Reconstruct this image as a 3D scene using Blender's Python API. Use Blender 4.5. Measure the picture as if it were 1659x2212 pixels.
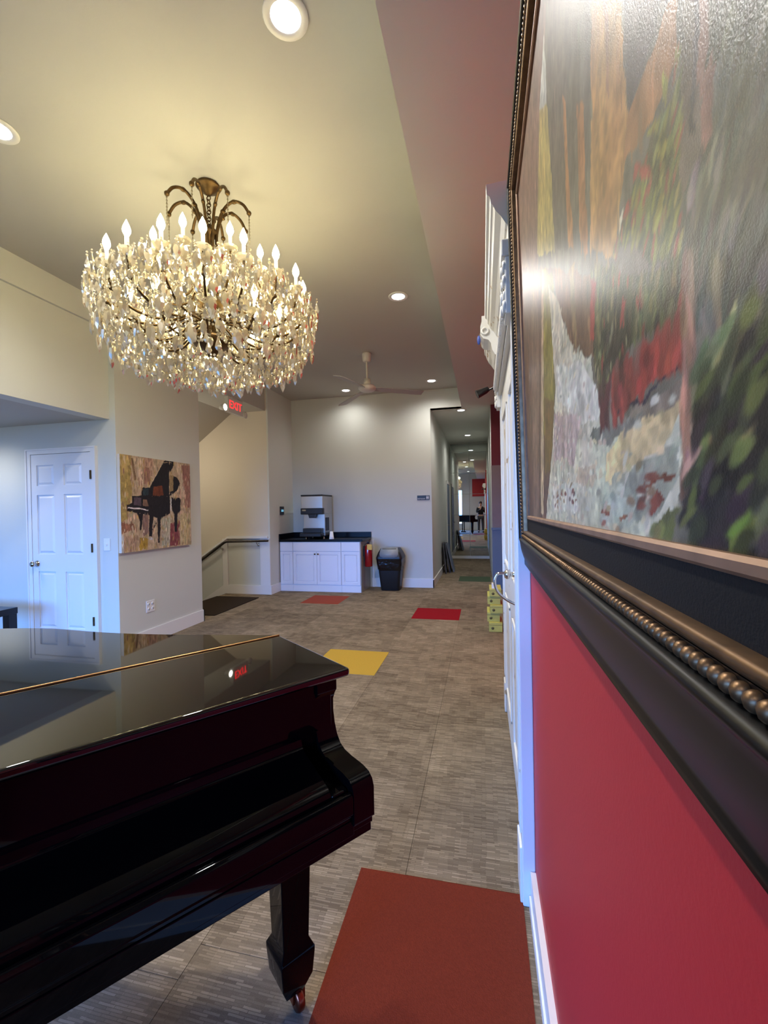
import bpy, bmesh, math, random
import numpy as np
from mathutils import Vector, Matrix, Euler

random.seed(7)
RNG = np.random.default_rng(11)
for _o in list(bpy.data.objects):
    bpy.data.objects.remove(_o)
SC = bpy.context.scene
COL = SC.collection
PI = math.pi

# ------------------------------------------------------------------ camera
CAM_H = 1.415
YAW, PITCH, ROLL = 0.22369, -0.006811, -0.018833
FPX = 938.06
cd = bpy.data.cameras.new('camera')
cam = bpy.data.objects.new('camera', cd)
COL.objects.link(cam)
cd.sensor_fit = 'HORIZONTAL'
cd.sensor_width = 36.0
cd.lens = FPX / 1659.0 * 36.0
cd.clip_start = 0.02
cd.clip_end = 200
fw = Vector((-math.sin(YAW) * math.cos(PITCH), math.cos(YAW) * math.cos(PITCH), math.sin(PITCH)))
rt = Vector((math.cos(YAW), math.sin(YAW), 0))
up = rt.cross(fw)
rt, up = rt * math.cos(ROLL) + up * math.sin(ROLL), up * math.cos(ROLL) - rt * math.sin(ROLL)
M = Matrix((rt, up, -fw)).transposed().to_4x4()
M.translation = Vector((0, 0, CAM_H))
cam.matrix_world = M
SC.camera = cam

# ------------------------------------------------------------------ world / exposure
SKY_STRENGTH = 40.0
SPOT_W = 185.0
BULB_E = 70.0
SC.view_settings.view_transform = 'Standard'
SC.view_settings.look = 'None'
SC.view_settings.gamma = 1.0
SC.view_settings.exposure = 0.14
SC.view_settings.use_curve_mapping = False
try:
    SC.cycles.sample_clamp_indirect = 4.0
    SC.cycles.max_bounces = 10
    SC.cycles.diffuse_bounces = 5
    SC.cycles.transparent_max_bounces = 24
    SC.cycles.caustics_reflective = False
    SC.cycles.caustics_refractive = False
except Exception:
    pass
W = bpy.data.worlds.new('sky')
SC.world = W
W.use_nodes = True
_bg = W.node_tree.nodes['Background']
_wn, _wl = W.node_tree.nodes, W.node_tree.links
_tc = _wn.new('ShaderNodeTexCoord')
_sx = _wn.new('ShaderNodeSeparateXYZ')
_rp = _wn.new('ShaderNodeValToRGB')          # ground below the horizon, blue sky above it
_rp.color_ramp.elements[0].position = 0.49
_rp.color_ramp.elements[0].color = (0.045, 0.05, 0.045, 1)
_rp.color_ramp.elements[1].position = 0.51
_rp.color_ramp.elements[1].color = (0.10, 0.33, 1.0, 1)
_mr = _wn.new('ShaderNodeMapRange')
_mr.inputs['From Min'].default_value = -1
_mr.inputs['From Max'].default_value = 1
_wl.new(_tc.outputs['Generated'], _sx.inputs[0])
_wl.new(_sx.outputs['Z'], _mr.inputs[0])
_wl.new(_mr.outputs[0], _rp.inputs[0])
_wl.new(_rp.outputs[0], _bg.inputs[0])
_bg.inputs[1].default_value = SKY_STRENGTH
WINDOWS = [(-3.35, -1.22, 0.35, 2.55), (-6.3, -4.0, 0.35, 2.2)]
REAR_Y = -3.2
for k, (x0, x1, z0, z1) in enumerate(WINDOWS):
    ld = bpy.data.lights.new('window_portal', 'AREA')
    ld.shape = 'RECTANGLE'
    ld.size = x1 - x0
    ld.size_y = z1 - z0
    ld.cycles.is_portal = True
    lo = bpy.data.objects.new('window_portal', ld)
    COL.objects.link(lo)
    lo.location = ((x0 + x1) / 2, REAR_Y - 0.03, (z0 + z1) / 2)
    lo.rotation_euler = (PI / 2, 0, 0)


# ------------------------------------------------------------------ colour / materials
def lin(c):
    out = []
    for v in c[:3]:
        v = v / 255.0
        out.append(v / 12.92 if v <= 0.04045 else ((v + 0.055) / 1.055) ** 2.4)
    return (*out, 1.0)


MATS = {}


def nodes_of(m):
    return m.node_tree.nodes, m.node_tree.links


def pmat(name, col, rough=0.5, metal=0.0, spec=0.5, coat=0.0, bump=None, vary=None, emit=None, sheen=0.0):
    """bump=(scale, strength[, (sx,sy,sz)])  vary=(scale, amount) brightness variation of the paint itself"""
    if name in MATS:
        return MATS[name]
    m = bpy.data.materials.new(name)
    m.use_nodes = True
    N, L = nodes_of(m)
    b = N['Principled BSDF']
    b.inputs['Base Color'].default_value = lin(col)
    b.inputs['Roughness'].default_value = rough
    b.inputs['Metallic'].default_value = metal
    b.inputs['Specular IOR Level'].default_value = spec
    b.inputs['Coat Weight'].default_value = coat
    b.inputs['Coat Roughness'].default_value = 0.03
    if sheen:
        b.inputs['Sheen Weight'].default_value = sheen
    if bump or vary:
        tc = N.new('ShaderNodeTexCoord')
        if bump:
            mp = N.new('ShaderNodeMapping')
            if len(bump) > 2:
                mp.inputs['Scale'].default_value = bump[2]
            L.new(tc.outputs['Object'], mp.inputs['Vector'])
            n = N.new('ShaderNodeTexNoise')
            n.inputs['Scale'].default_value = bump[0]
            n.inputs['Detail'].default_value = 4
            L.new(mp.outputs[0], n.inputs['Vector'])
            bp = N.new('ShaderNodeBump')
            bp.inputs['Strength'].default_value = bump[1]
            bp.inputs['Distance'].default_value = 0.01
            L.new(n.outputs[0], bp.inputs['Height'])
            L.new(bp.outputs[0], b.inputs['Normal'])
        if vary:
            n2 = N.new('ShaderNodeTexNoise')
            n2.inputs['Scale'].default_value = vary[0]
            n2.inputs['Detail'].default_value = 5
            L.new(tc.outputs['Object'], n2.inputs['Vector'])
            mr = N.new('ShaderNodeMapRange')
            mr.inputs['From Min'].default_value = 0.3
            mr.inputs['From Max'].default_value = 0.7
            mr.inputs['To Min'].default_value = 1 - vary[1]
            mr.inputs['To Max'].default_value = 1 + vary[1]
            L.new(n2.outputs[0], mr.inputs[0])
            mx = N.new('ShaderNodeMix')
            mx.data_type = 'RGBA'
            mx.blend_type = 'MULTIPLY'
            mx.inputs[0].default_value = 1.0
            mx.inputs[6].default_value = lin(col)
            L.new(mr.outputs[0], mx.inputs[7])
            L.new(mx.outputs[2], b.inputs['Base Color'])
    if emit:
        b.inputs['Emission Color'].default_value = lin(emit[0])
        b.inputs['Emission Strength'].default_value = emit[1]
    MATS[name] = m
    return m


pmat('wall_paint', (205, 207, 199), 0.6, spec=0.3, bump=(180, 0.04), vary=(1.2, 0.015))
pmat('ceiling_paint', (184, 182, 174), 0.7, spec=0.25, bump=(160, 0.04))
pmat('soffit_paint', (204, 206, 198), 0.65, spec=0.25, bump=(160, 0.04))
pmat('cream_paint', (212, 203, 186), 0.6, spec=0.3, bump=(160, 0.04))
pmat('red_paint', (182, 43, 47), 0.5, spec=0.4, bump=(160, 0.05), vary=(2.0, 0.03))
pmat('slate_paint', (98, 114, 132), 0.5, spec=0.4, bump=(120, 0.04))
pmat('taupe_panel', (128, 112, 106), 0.5, spec=0.4, bump=(60, 0.05), vary=(5, 0.06))
pmat('white_trim', (228, 227, 224), 0.35, spec=0.45)
pmat('white_door', (226, 226, 226), 0.32, spec=0.5, bump=(25, 0.03, (8, 8, 1)))
pmat('black_lacquer', (4, 4, 5), 0.03, spec=0.17)
pmat('black_lid_lacquer', (4, 4, 5), 0.025, spec=0.5, coat=0.6)
pmat('black_satin', (16, 16, 17), 0.28, spec=0.4)
pmat('black_plastic', (22, 23, 25), 0.4)
pmat('black_bag', (12, 12, 14), 0.18, spec=0.6, bump=(22, 0.9))
pmat('brass', (158, 122, 82), 0.34, metal=1.0)
pmat('old_bronze', (92, 72, 44), 0.42, metal=0.9, vary=(30, 0.35))
pmat('caster_brass', (150, 82, 58), 0.3, metal=1.0)
pmat('steel', (206, 200, 190), 0.3, metal=1.0, bump=(60, 0.05, (1, 1, 40)))
pmat('chrome', (210, 206, 200), 0.12, metal=1.0)
pmat('candle_sleeve', (236, 224, 196), 0.5)
pmat('granite', (14, 14, 14), 0.3, spec=0.15, vary=(160, 0.5))
pmat('cabinet_white', (232, 232, 236), 0.35, spec=0.45)
pmat('cabinet_white_shaded', (150, 146, 140), 0.5)  # white cabinet end with its shade put into the grey
pmat('grey_plastic', (142, 147, 148), 0.45)
pmat('extinguisher_red', (150, 12, 22), 0.22, spec=0.6, coat=0.6)
pmat('yellow_tag', (226, 176, 52), 0.5)
pmat('paper_white', (236, 236, 234), 0.6)
pmat('box_yellow', (196, 188, 92), 0.6, vary=(14, 0.08))
pmat('box_print', (96, 88, 48), 0.6)
pmat('fan_white', (214, 208, 196), 0.4)
pmat('fan_blade', (170, 164, 156), 0.45)
pmat('frame_black', (13, 12, 11), 0.36, spec=0.28, vary=(12, 0.25))
pmat('dim_red_paint', (104, 40, 50), 0.55, spec=0.3)  # red wall colour darkened to paint in the dim light there
pmat('frame_gold', (112, 86, 60), 0.38, metal=0.75, vary=(40, 0.35))
pmat('frame_copper', (150, 116, 90), 0.42, metal=0.5, vary=(30, 0.2))
pmat('liner_black', (24, 23, 23), 0.75, spec=0.2, bump=(400, 0.15))
pmat('mat_brown', (52, 42, 33), 0.95, spec=0.1, bump=(300, 0.5))
pmat('rail_wood', (34, 26, 24), 0.3, spec=0.5)
pmat('board_dark', (56, 54, 62), 0.5, vary=(8, 0.3))
pmat('board_grey', (108, 116, 130), 0.5, vary=(8, 0.2))
pmat('blue_glass', (60, 82, 170), 0.15, spec=0.6)
pmat('plate_white', (230, 229, 226), 0.35)
pmat('slot_dark', (70, 70, 72), 0.5)
pmat('sign_black', (24, 24, 26), 0.4)
pmat('exit_white', (206, 204, 196), 0.45)
pmat('exit_red', (255, 40, 46), 0.5, emit=((255, 36, 40), 2.2))
pmat('lamp_lens', (255, 252, 240), 0.4, emit=((255, 248, 232), 9.0))
pmat('downlight_lens', (255, 255, 255), 0.4, emit=((250, 250, 255), 12.0))
pmat('downlight_trim', (226, 224, 218), 0.4)
pmat('candle_bulb', (255, 240, 210), 0.3, emit=((250, 234, 180), BULB_E))
pmat('display_cyan', (120, 190, 220), 0.4, emit=((120, 190, 220), 0.5))
pmat('mirror_glass', (214, 222, 220), 0.0, metal=1.0)
pmat('skin', (196, 150, 124), 0.55)
pmat('cloth_dark', (26, 26, 30), 0.85, bump=(60, 0.2))
pmat('cloth_grey', (52, 54, 60), 0.85, bump=(60, 0.2))
pmat('hair_dark', (30, 22, 18), 0.5, bump=(80, 0.5))
pmat('phone_black', (14, 14, 16), 0.15)
pmat('concrete', (120, 116, 110), 0.9)


def crystal_material():
    m = bpy.data.materials.new('crystal')
    m.use_nodes = True
    N, L = nodes_of(m)
    N.remove(N['Principled BSDF'])
    out = N['Material Output']
    tr = N.new('ShaderNodeBsdfTransparent')
    tr.inputs[0].default_value = (0.97, 0.95, 0.90, 1)
    gl = N.new('ShaderNodeBsdfGlossy')
    gl.inputs['Color'].default_value = (1, 0.93, 0.78, 1)
    gl.inputs['Roughness'].default_value = 0.17
    tl = N.new('ShaderNodeBsdfTranslucent')
    tl.inputs[0].default_value = (1, 0.93, 0.76, 1)
    fr = N.new('ShaderNodeFresnel')
    fr.inputs[0].default_value = 1.9
    m1 = N.new('ShaderNodeMixShader')
    m1.inputs[0].default_value = 0.6
    L.new(tr.outputs[0], m1.inputs[1])
    L.new(tl.outputs[0], m1.inputs[2])
    m2 = N.new('ShaderNodeMixShader')
    mr = N.new('ShaderNodeMath')
    mr.operation = 'MULTIPLY_ADD'
    mr.inputs[1].default_value = 0.75
    mr.inputs[2].default_value = 0.08
    L.new(fr.outputs[0], mr.inputs[0])
    L.new(mr.outputs[0], m2.inputs[0])
    L.new(m1.outputs[0], m2.inputs[1])
    L.new(gl.outputs[0], m2.inputs[2])
    L.new(m2.outputs[0], out.inputs[0])
    MATS['crystal'] = m


def pane_material():
    m = bpy.data.materials.new('window_glass')
    m.use_nodes = True
    N, L = nodes_of(m)
    N.remove(N['Principled BSDF'])
    tr = N.new('ShaderNodeBsdfTransparent')
    gl = N.new('ShaderNodeBsdfGlossy')
    gl.inputs['Roughness'].default_value = 0.0
    mx = N.new('ShaderNodeMixShader')
    mx.inputs[0].default_value = 0.06
    L.new(tr.outputs[0], mx.inputs[1])
    L.new(gl.outputs[0], mx.inputs[2])
    L.new(mx.outputs[0], N['Material Output'].inputs[0])
    MATS['window_glass'] = m


def carpet_material(name, c0, c1, c2):
    """short yarn dashes in woven rows, gathered in blocks"""
    m = bpy.data.materials.new(name)
    m.use_nodes = True
    N, L = nodes_of(m)
    b = N['Principled BSDF']
    b.inputs['Roughness'].default_value = 0.95
    b.inputs['Specular IOR Level'].default_value = 0.1
    geo = N.new('ShaderNodeNewGeometry')
    oi = N.new('ShaderNodeObjectInfo')
    wob = N.new('ShaderNodeTexNoise')
    wob.inputs['Scale'].default_value = 9
    L.new(geo.outputs['Position'], wob.inputs['Vector'])
    wmix = N.new('ShaderNodeVectorMath')
    wmix.operation = 'MULTIPLY_ADD'
    wmix.inputs[1].default_value = (0.02, 0.006, 0)
    L.new(wob.outputs['Color'], wmix.inputs[0])
    L.new(geo.outputs['Position'], wmix.inputs[2])

    def bricks(w, h, off, mortar):
        t = N.new('ShaderNodeTexBrick')
        t.inputs['Color1'].default_value = (0, 0, 0, 1)
        t.inputs['Color2'].default_value = (1, 1, 1, 1)
        t.inputs['Mortar'].default_value = (0.1, 0.1, 0.1, 1)
        t.inputs['Scale'].default_value = 1.0
        t.inputs['Mortar Size'].default_value = mortar
        t.inputs['Brick Width'].default_value = w
        t.inputs['Row Height'].default_value = h
        t.offset = off
        L.new(wmix.outputs[0], t.inputs['Vector'])
        return t.outputs['Color']
    t1, t2, t3 = bricks(0.055, 0.0085, 0.37, 0.0012), bricks(0.10, 0.085, 0.5, 0.0), bricks(0.24, 0.13, 0.43, 0.0)
    n3 = N.new('ShaderNodeTexNoise')
    n3.inputs['Scale'].default_value = 380
    n3.inputs['Detail'].default_value = 2
    L.new(geo.outputs['Position'], n3.inputs['Vector'])
    acc = None
    for sock, k in ((t1, 0.29), (t2, 0.13), (t3, 0.10), (n3.outputs[0], 0.25), (oi.outputs['Random'], 0.12)):
        a = N.new('ShaderNodeMath')
        a.operation = 'MULTIPLY_ADD'
        L.new(sock, a.inputs[0])
        a.inputs[1].default_value = k
        if acc is None:
            a.inputs[2].default_value = 0.0
        else:
            L.new(acc, a.inputs[2])
        acc = a.outputs[0]
    ramp = N.new('ShaderNodeValToRGB')
    ramp.color_ramp.elements[0].position = 0.18
    ramp.color_ramp.elements[0].color = lin(c0)
    ramp.color_ramp.elements[1].position = 0.82
    ramp.color_ramp.elements[1].color = lin(c2)
    e = ramp.color_ramp.elements.new(0.5)
    e.color = lin(c1)
    L.new(acc, ramp.inputs[0])
    L.new(ramp.outputs[0], b.inputs['Base Color'])
    bp = N.new('ShaderNodeBump')
    bp.inputs['Strength'].default_value = 0.35
    bp.inputs['Distance'].default_value = 0.003
    L.new(acc, bp.inputs['Height'])
    L.new(bp.outputs[0], b.inputs['Normal'])
    MATS[name] = m


def plain_carpet(name, col):
    pmat(name, col, 0.95, spec=0.1, bump=(260, 0.5), vary=(140, 0.10))


def canvas_material(name, rough, bump):
    m = bpy.data.materials.new(name)
    m.use_nodes = True
    N, L = nodes_of(m)
    b = N['Principled BSDF']
    a = N.new('ShaderNodeAttribute')
    a.attribute_name = 'paint'
    tc = N.new('ShaderNodeTexCoord')
    n = N.new('ShaderNodeTexNoise')
    n.inputs['Scale'].default_value = 520
    n.inputs['Detail'].default_value = 2
    L.new(tc.outputs['Object'], n.inputs['Vector'])
    bp = N.new('ShaderNodeBump')
    bp.inputs['Strength'].default_value = bump
    bp.inputs['Distance'].default_value = 0.004
    L.new(n.outputs[0], bp.inputs['Height'])
    L.new(a.outputs['Color'], b.inputs['Base Color'])
    L.new(bp.outputs[0], b.inputs['Normal'])
    b.inputs['Roughness'].default_value = rough
    b.inputs['Specular IOR Level'].default_value = 0.28
    MATS[name] = m


def distressed_material():
    m = bpy.data.materials.new('distressed_white')
    m.use_nodes = True
    N, L = nodes_of(m)
    b = N['Principled BSDF']
    b.inputs['Roughness'].default_value = 0.45
    tc = N.new('ShaderNodeTexCoord')
    mp = N.new('ShaderNodeMapping')
    mp.inputs['Scale'].default_value = (6, 3, 7)
    L.new(tc.outputs['Object'], mp.inputs['Vector'])
    n = N.new('ShaderNodeTexNoise')
    n.inputs['Scale'].default_value = 1.6
    n.inputs['Detail'].default_value = 6
    L.new(mp.outputs[0], n.inputs['Vector'])
    r = N.new('ShaderNodeValToRGB')
    r.color_ramp.elements[0].position = 0.645
    r.color_ramp.elements[0].color = lin((230, 226, 216))
    r.color_ramp.elements[1].position = 0.68
    r.color_ramp.elements[1].color = lin((186, 160, 124))
    L.new(n.outputs[0], r.inputs[0])
    L.new(r.outputs[0], b.inputs['Base Color'])
    MATS['distressed_white'] = m


crystal_material()
pane_material()
carpet_material("carpet", (92, 80, 65), (136, 121, 101), (178, 162, 139))
canvas_material('oil_canvas', 0.36, 0.10)
canvas_material('print_canvas', 0.6, 0.15)
distressed_material()
plain_carpet('carpet_rust', (110, 46, 30))
plain_carpet('carpet_yellow', (192, 156, 62))
plain_carpet('carpet_red', (146, 22, 32))
plain_carpet('carpet_orange', (152, 72, 54))
plain_carpet('carpet_green', (78, 92, 70))


# ------------------------------------------------------------------ mesh helpers
class MB:
    def __init__(self):
        self.v = []
        self.f = []
        self.s = []

    def add(self, vs, fs, smooth=False):
        n = len(self.v)
        self.v += [tuple(p) for p in vs]
        self.f += [tuple(i + n for i in f) for f in fs]
        self.s += [smooth] * len(fs)
        return self

    def box(self, x0, x1, y0, y1, z0, z1):
        return self.add([(x0, y0, z0), (x1, y0, z0), (x1, y1, z0), (x0, y1, z0), (x0, y0, z1), (x1, y0, z1), (x1, y1, z1), (x0, y1, z1)],
                        [(0, 3, 2, 1), (4, 5, 6, 7), (0, 1, 5, 4), (1, 2, 6, 5), (2, 3, 7, 6), (3, 0, 4, 7)])

    def hexa(self, a, b):
        """two quads a, b (4 points each) joined"""
        return self.add(list(a) + list(b), [(0, 3, 2, 1), (4, 5, 6, 7), (0, 1, 5, 4), (1, 2, 6, 5), (2, 3, 7, 6), (3, 0, 4, 7)])

    def lathe(self, prof, c=(0, 0, 0), n=20, smooth=True, axis='z', cap=True):
        vs, fs = [], []
        for r, h in prof:
            for k in range(n):
                a = 2 * PI * k / n
                p = (r * math.cos(a), r * math.sin(a), h)
                if axis == 'x':
                    p = (p[2], p[0], p[1])
                elif axis == 'y':
                    p = (p[0], -p[2], p[1]) if False else (p[1], p[2], p[0])
                vs.append((c[0] + p[0], c[1] + p[1], c[2] + p[2]))
        m = len(prof)
        for i in range(m - 1):
            for k in range(n):
                k2 = (k + 1) % n
                fs.append((i * n + k, i * n + k2, (i + 1) * n + k2, (i + 1) * n + k))
        self.add(vs, fs, smooth)
        if cap:
            if prof[0][0] > 1e-5:
                self.add([vs[k] for k in range(n)], [tuple(range(n))[::-1]])
            if prof[-1][0] > 1e-5:
                self.add([vs[(m - 1) * n + k] for k in range(n)], [tuple(range(n))])
        return self

    def tube(self, pts, r, n=8, smooth=True):
        pts = [Vector(p) for p in pts]
        rr = r if isinstance(r, (list, tuple)) else [r] * len(pts)
        vs, fs = [], []
        prev = None
        for i, p in enumerate(pts):
            if i == 0:
                d = pts[1] - p
            elif i == len(pts) - 1:
                d = p - pts[i - 1]
            else:
                d = (pts[i + 1] - pts[i - 1])
            d.normalize()
            if prev is None:
                a = Vector((0, 0, 1)) if abs(d.z) < 0.9 else Vector((1, 0, 0))
                u = d.cross(a).normalized()
            else:
                u = (prev - d * prev.dot(d))
                u = u.normalized() if u.length > 1e-6 else d.orthogonal().normalized()
            prev = u
            w = d.cross(u)
            for k in range(n):
                t = 2 * PI * k / n
                vs.append(p + (u * math.cos(t) + w * math.sin(t)) * rr[i])
        for i in range(len(pts) - 1):
            for k in range(n):
                k2 = (k + 1) % n
                fs.append((i * n + k, i * n + k2, (i + 1) * n + k2, (i + 1) * n + k))
        self.add(vs, fs, smooth)
        self.add(vs[:n], [tuple(range(n))[::-1]])
        self.add(vs[-n:], [tuple(range(n))])
        return self

    def prism(self, prof, fn, a0, a1, smooth=False):
        """closed 2-D profile swept from a0 to a1; fn(u, v, a) -> xyz"""
        n = len(prof)
        vs = [fn(u, v, a0) for u, v in prof] + [fn(u, v, a1) for u, v in prof]
        self.add(vs, [(k, (k + 1) % n, n + (k + 1) % n, n + k) for k in range(n)], smooth)
        self.add(vs[:n], [tuple(range(n))[::-1]])
        self.add(vs[n:], [tuple(range(n))])
        return self

    def ball(self, c, r, nu=8, nv=6, smooth=True):
        if not isinstance(r, (tuple, list)):
            r = (r, r, r)
        vs = [(c[0], c[1], c[2] - r[2])]
        for i in range(1, nv):
            t = -PI / 2 + PI * i / nv
            for k in range(nu):
                a = 2 * PI * k / nu
                vs.append((c[0] + r[0] * math.cos(t) * math.cos(a), c[1] + r[1] * math.cos(t) * math.sin(a), c[2] + r[2] * math.sin(t)))
        vs.append((c[0], c[1], c[2] + r[2]))
        fs = [(0, 1 + (k + 1) % nu, 1 + k) for k in range(nu)]
        for i in range(nv - 2):
            for k in range(nu):
                k2 = (k + 1) % nu
                fs.append((1 + i * nu + k, 1 + i * nu + k2, 1 + (i + 1) * nu + k2, 1 + (i + 1) * nu + k))
        e = len(vs) - 1
        fs += [(e, 1 + (nv - 2) * nu + k, 1 + (nv - 2) * nu + (k + 1) % nu) for k in range(nu)]
        return self.add(vs, fs, smooth)

    def torus(self, c, R, r, rot=None, n=14, m=6):
        vs, fs = [], []
        for i in range(n):
            a = 2 * PI * i / n
            for k in range(m):
                b = 2 * PI * k / m
                p = Vector(((R + r * math.cos(b)) * math.cos(a), (R + r * math.cos(b)) * math.sin(a), r * math.sin(b)))
                if rot is not None:
                    p = rot @ p
                vs.append(p + Vector(c))
        for i in range(n):
            for k in range(m):
                i2, k2 = (i + 1) % n, (k + 1) % m
                fs.append((i * m + k, i2 * m + k, i2 * m + k2, i * m + k2))
        return self.add(vs, fs, True)

    def mesh(self, name, mat):
        me = bpy.data.meshes.new(name)
        me.from_pydata(self.v, [], self.f)
        me.polygons.foreach_set('use_smooth', self.s)
        me.materials.append(MATS[mat])
        me.update()
        return me

    def build(self, name, mat, parent=None, world=True, bevel=0.0, seg=2, label=None, kind=None):
        """verts in world space (world=True: the parent's location is taken off) or in the parent's space"""
        if parent is not None and world:
            l = parent_world(parent)
            self.v = [(p[0] - l[0], p[1] - l[1], p[2] - l[2]) for p in self.v]
        o = bpy.data.objects.new(name, self.mesh(name, mat))
        COL.objects.link(o)
        if parent is not None:
            o.parent = parent
        if bevel:
            bm = o.modifiers.new('bevel', 'BEVEL')
            bm.width = bevel
            bm.segments = seg
            bm.limit_method = 'ANGLE'
            bm.angle_limit = 0.6
        if label:
            o['label'] = label
        if kind:
            o['kind'] = kind
        return o


def parent_world(p):
    l = Vector((0, 0, 0))
    while p is not None:
        l = l + Vector(p.location)
        p = p.parent
    return l


def tag(o, label, cat, group=None, kind=None):
    o['label'] = label
    o['category'] = cat
    if group:
        o['group'] = group
    if kind:
        o['kind'] = kind
    return o


def thing(name, label, cat, loc=(0, 0, 0), rotz=0.0, group=None):
    o = bpy.data.objects.new(name, None)
    COL.objects.link(o)
    o.empty_display_size = 0.1
    o.location = loc
    o.rotation_euler = (0, 0, rotz)
    return tag(o, label, cat, group)


def struct(name, mb, mat, parent=None, label=None, bevel=0.0):
    o = mb.build(name, mat, parent, bevel=bevel)
    if parent is None:
        o['kind'] = 'structure'
        if label:
            o['label'] = label
    elif label:
        o['label'] = label
    return o


def text(name, body, size, loc, rot, mat, parent, extrude=0.0015, align='CENTER'):
    cu = bpy.data.curves.new(name, 'FONT')
    cu.body = body
    cu.size = size
    cu.align_x = align
    cu.align_y = 'CENTER'
    cu.extrude = extrude
    cu.materials.append(MATS[mat])
    tmp = bpy.data.objects.new(name, cu)
    me = bpy.data.meshes.new_from_object(tmp)
    bpy.data.objects.remove(tmp)
    me.materials.clear()
    me.materials.append(MATS[mat])
    o = bpy.data.objects.new(name, me)
    COL.objects.link(o)
    o.parent = parent
    l = parent_world(parent)
    o.location = Vector(loc) - l
    o.rotation_euler = rot
    return o


def chain_pts(pts, n=8):
    """Catmull-Rom through pts"""
    P = [Vector(p) for p in pts]
    P = [P[0] * 2 - P[1]] + P + [P[-1] * 2 - P[-2]]
    out = []
    for i in range(1, len(P) - 2):
        for k in range(n):
            t = k / n
            a, b, c, d = P[i - 1], P[i], P[i + 1], P[i + 2]
            out.append(0.5 * ((2 * b) + (c - a) * t + (2 * a - 5 * b + 4 * c - d) * t * t + (3 * b - a - 3 * c + d) * t ** 3))
    out.append(P[-2])
    return out

# ================================================================== THE ROOM
XR, XL, YB, YM, YD, YP, YS = 0.16, -3.58, 7.70, 12.25, 3.66, 4.98, 6.76
ZC, ZS, ZA = 3.51, 3.18, 3.12
XSTEP = -4.385          # top nosing of the stairs
XRET = -3.53

# ---- floor slab and its carpet tiles
fl = MB()
fl.box(-6.6, 0.3, REAR_Y, YD, -0.2, -0.006)
fl.box(XL - 0.001, 0.7, YD, YB, -0.2, -0.006)
fl.box(0.3, 0.7, 3.1, YD, -0.2, -0.006)
fl.box(-1.0, 0.3, YB, YM + 0.1, -0.2, -0.006)
fl.box(XSTEP, XL, YP, YS, -0.2, -0.004)
floor = struct('floor', fl, 'carpet', label='grey-brown woven carpet floor laid in square tiles')
T = 0.61
TILE_MESH = {}


def carpet_tile(x0, x1, y0, y1, mat='carpet', z=0.0, label=None, g=0.0008):
    key = (round(x1 - x0, 3), round(y1 - y0, 3), mat, z)
    if key not in TILE_MESH:
        mb = MB()
        h, w = x1 - x0, y1 - y0
        mb.box(g, h - g, g, w - g, -0.006, z)
        TILE_MESH[key] = mb.mesh('carpet_tile', mat)
    o = bpy.data.objects.new('carpet_tile', TILE_MESH[key])
    COL.objects.link(o)
    o.parent = floor
    o.location = (x0, y0, 0)
    if label:
        o['label'] = label
    return o


SPECIAL = {(-1, 5.51): ('carpet_red', 'crimson red carpet tile in front of the hallway'),
           (-2, 3.57): ('carpet_yellow', 'mustard yellow carpet tile beyond the piano corner'),
           (-4, 6.18): ('carpet_orange', 'orange-red carpet tile in front of the white cabinets')}
OFF = {0: 5.30, -1: 5.51, -2: 3.57, -3: 4.02, -4: 6.18, -5: 5.74, -6: 5.40}
for k in range(-6, 1):
    x0 = -0.315 + T * k
    x1 = x0 + T
    x0, x1 = max(x0, XL), min(x1, XR - 0.005)
    y = OFF[k] - T * math.ceil((OFF[k] + 1.2) / T)
    while y < YM:
        y0, y1 = y, y + T
        y += T
        xa, xb = x0, x1
        if y0 >= YB:
            if x1 < -0.95:
                continue
        if x1 < -0.9 and y1 > YB:
            y1 = YB
        y1 = min(y1, YM)
        if y1 - y0 < 0.05 or xb - xa < 0.05:
            continue
        if y0 > YB - 0.01:
            xa = max(xa, -0.88)
            if xb - xa < 0.05:
                continue
        sp = None
        for (kk, yy), v in SPECIAL.items():
            if kk == k and abs(yy - y0) < 0.02:
                sp = v
        carpet_tile(xa, xb, y0, y1, sp[0] if sp else 'carpet', 0.0, sp[1] if sp else None)
carpet_tile(-0.492, 0.118, 1.027, 1.637, 'carpet_rust', 0.003, 'large rust-brown carpet tile beside the piano leg')
carpet_tile(-0.492, 0.118, 0.415, 1.025, 'carpet_rust', 0.003, 'rust-brown carpet tile under the edge of the picture')
carpet_tile(-0.48, 0.13, 8.44, 9.05, 'carpet_green', 0.003, 'dull green carpet tile in the dark hallway')

# ---- ceilings
struct('ceiling', MB().box(-3.8, 0.3, REAR_Y, YB + 0.15, ZC, ZC + 0.1), 'ceiling_paint', label='pale plaster ceiling over the hall')
so = MB()
so.box(-0.335, 0.7, REAR_Y, YB, ZS, ZC)
so.box(-0.95, 0.3, YB + 0.02, YM + 0.1, ZS, ZC)
so.box(-0.335, 0.3, YB, YB + 0.02, ZS, ZC)
struct('ceiling_soffit', so, 'soffit_paint', label='dropped soffit running along the red wall into the hallway')
struct('ceiling_alcove', MB().box(-6.7, -3.66, REAR_Y, YD, 2.372, 2.45), 'ceiling_paint', label='low ceiling of the alcove in front of the white door')

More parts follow.
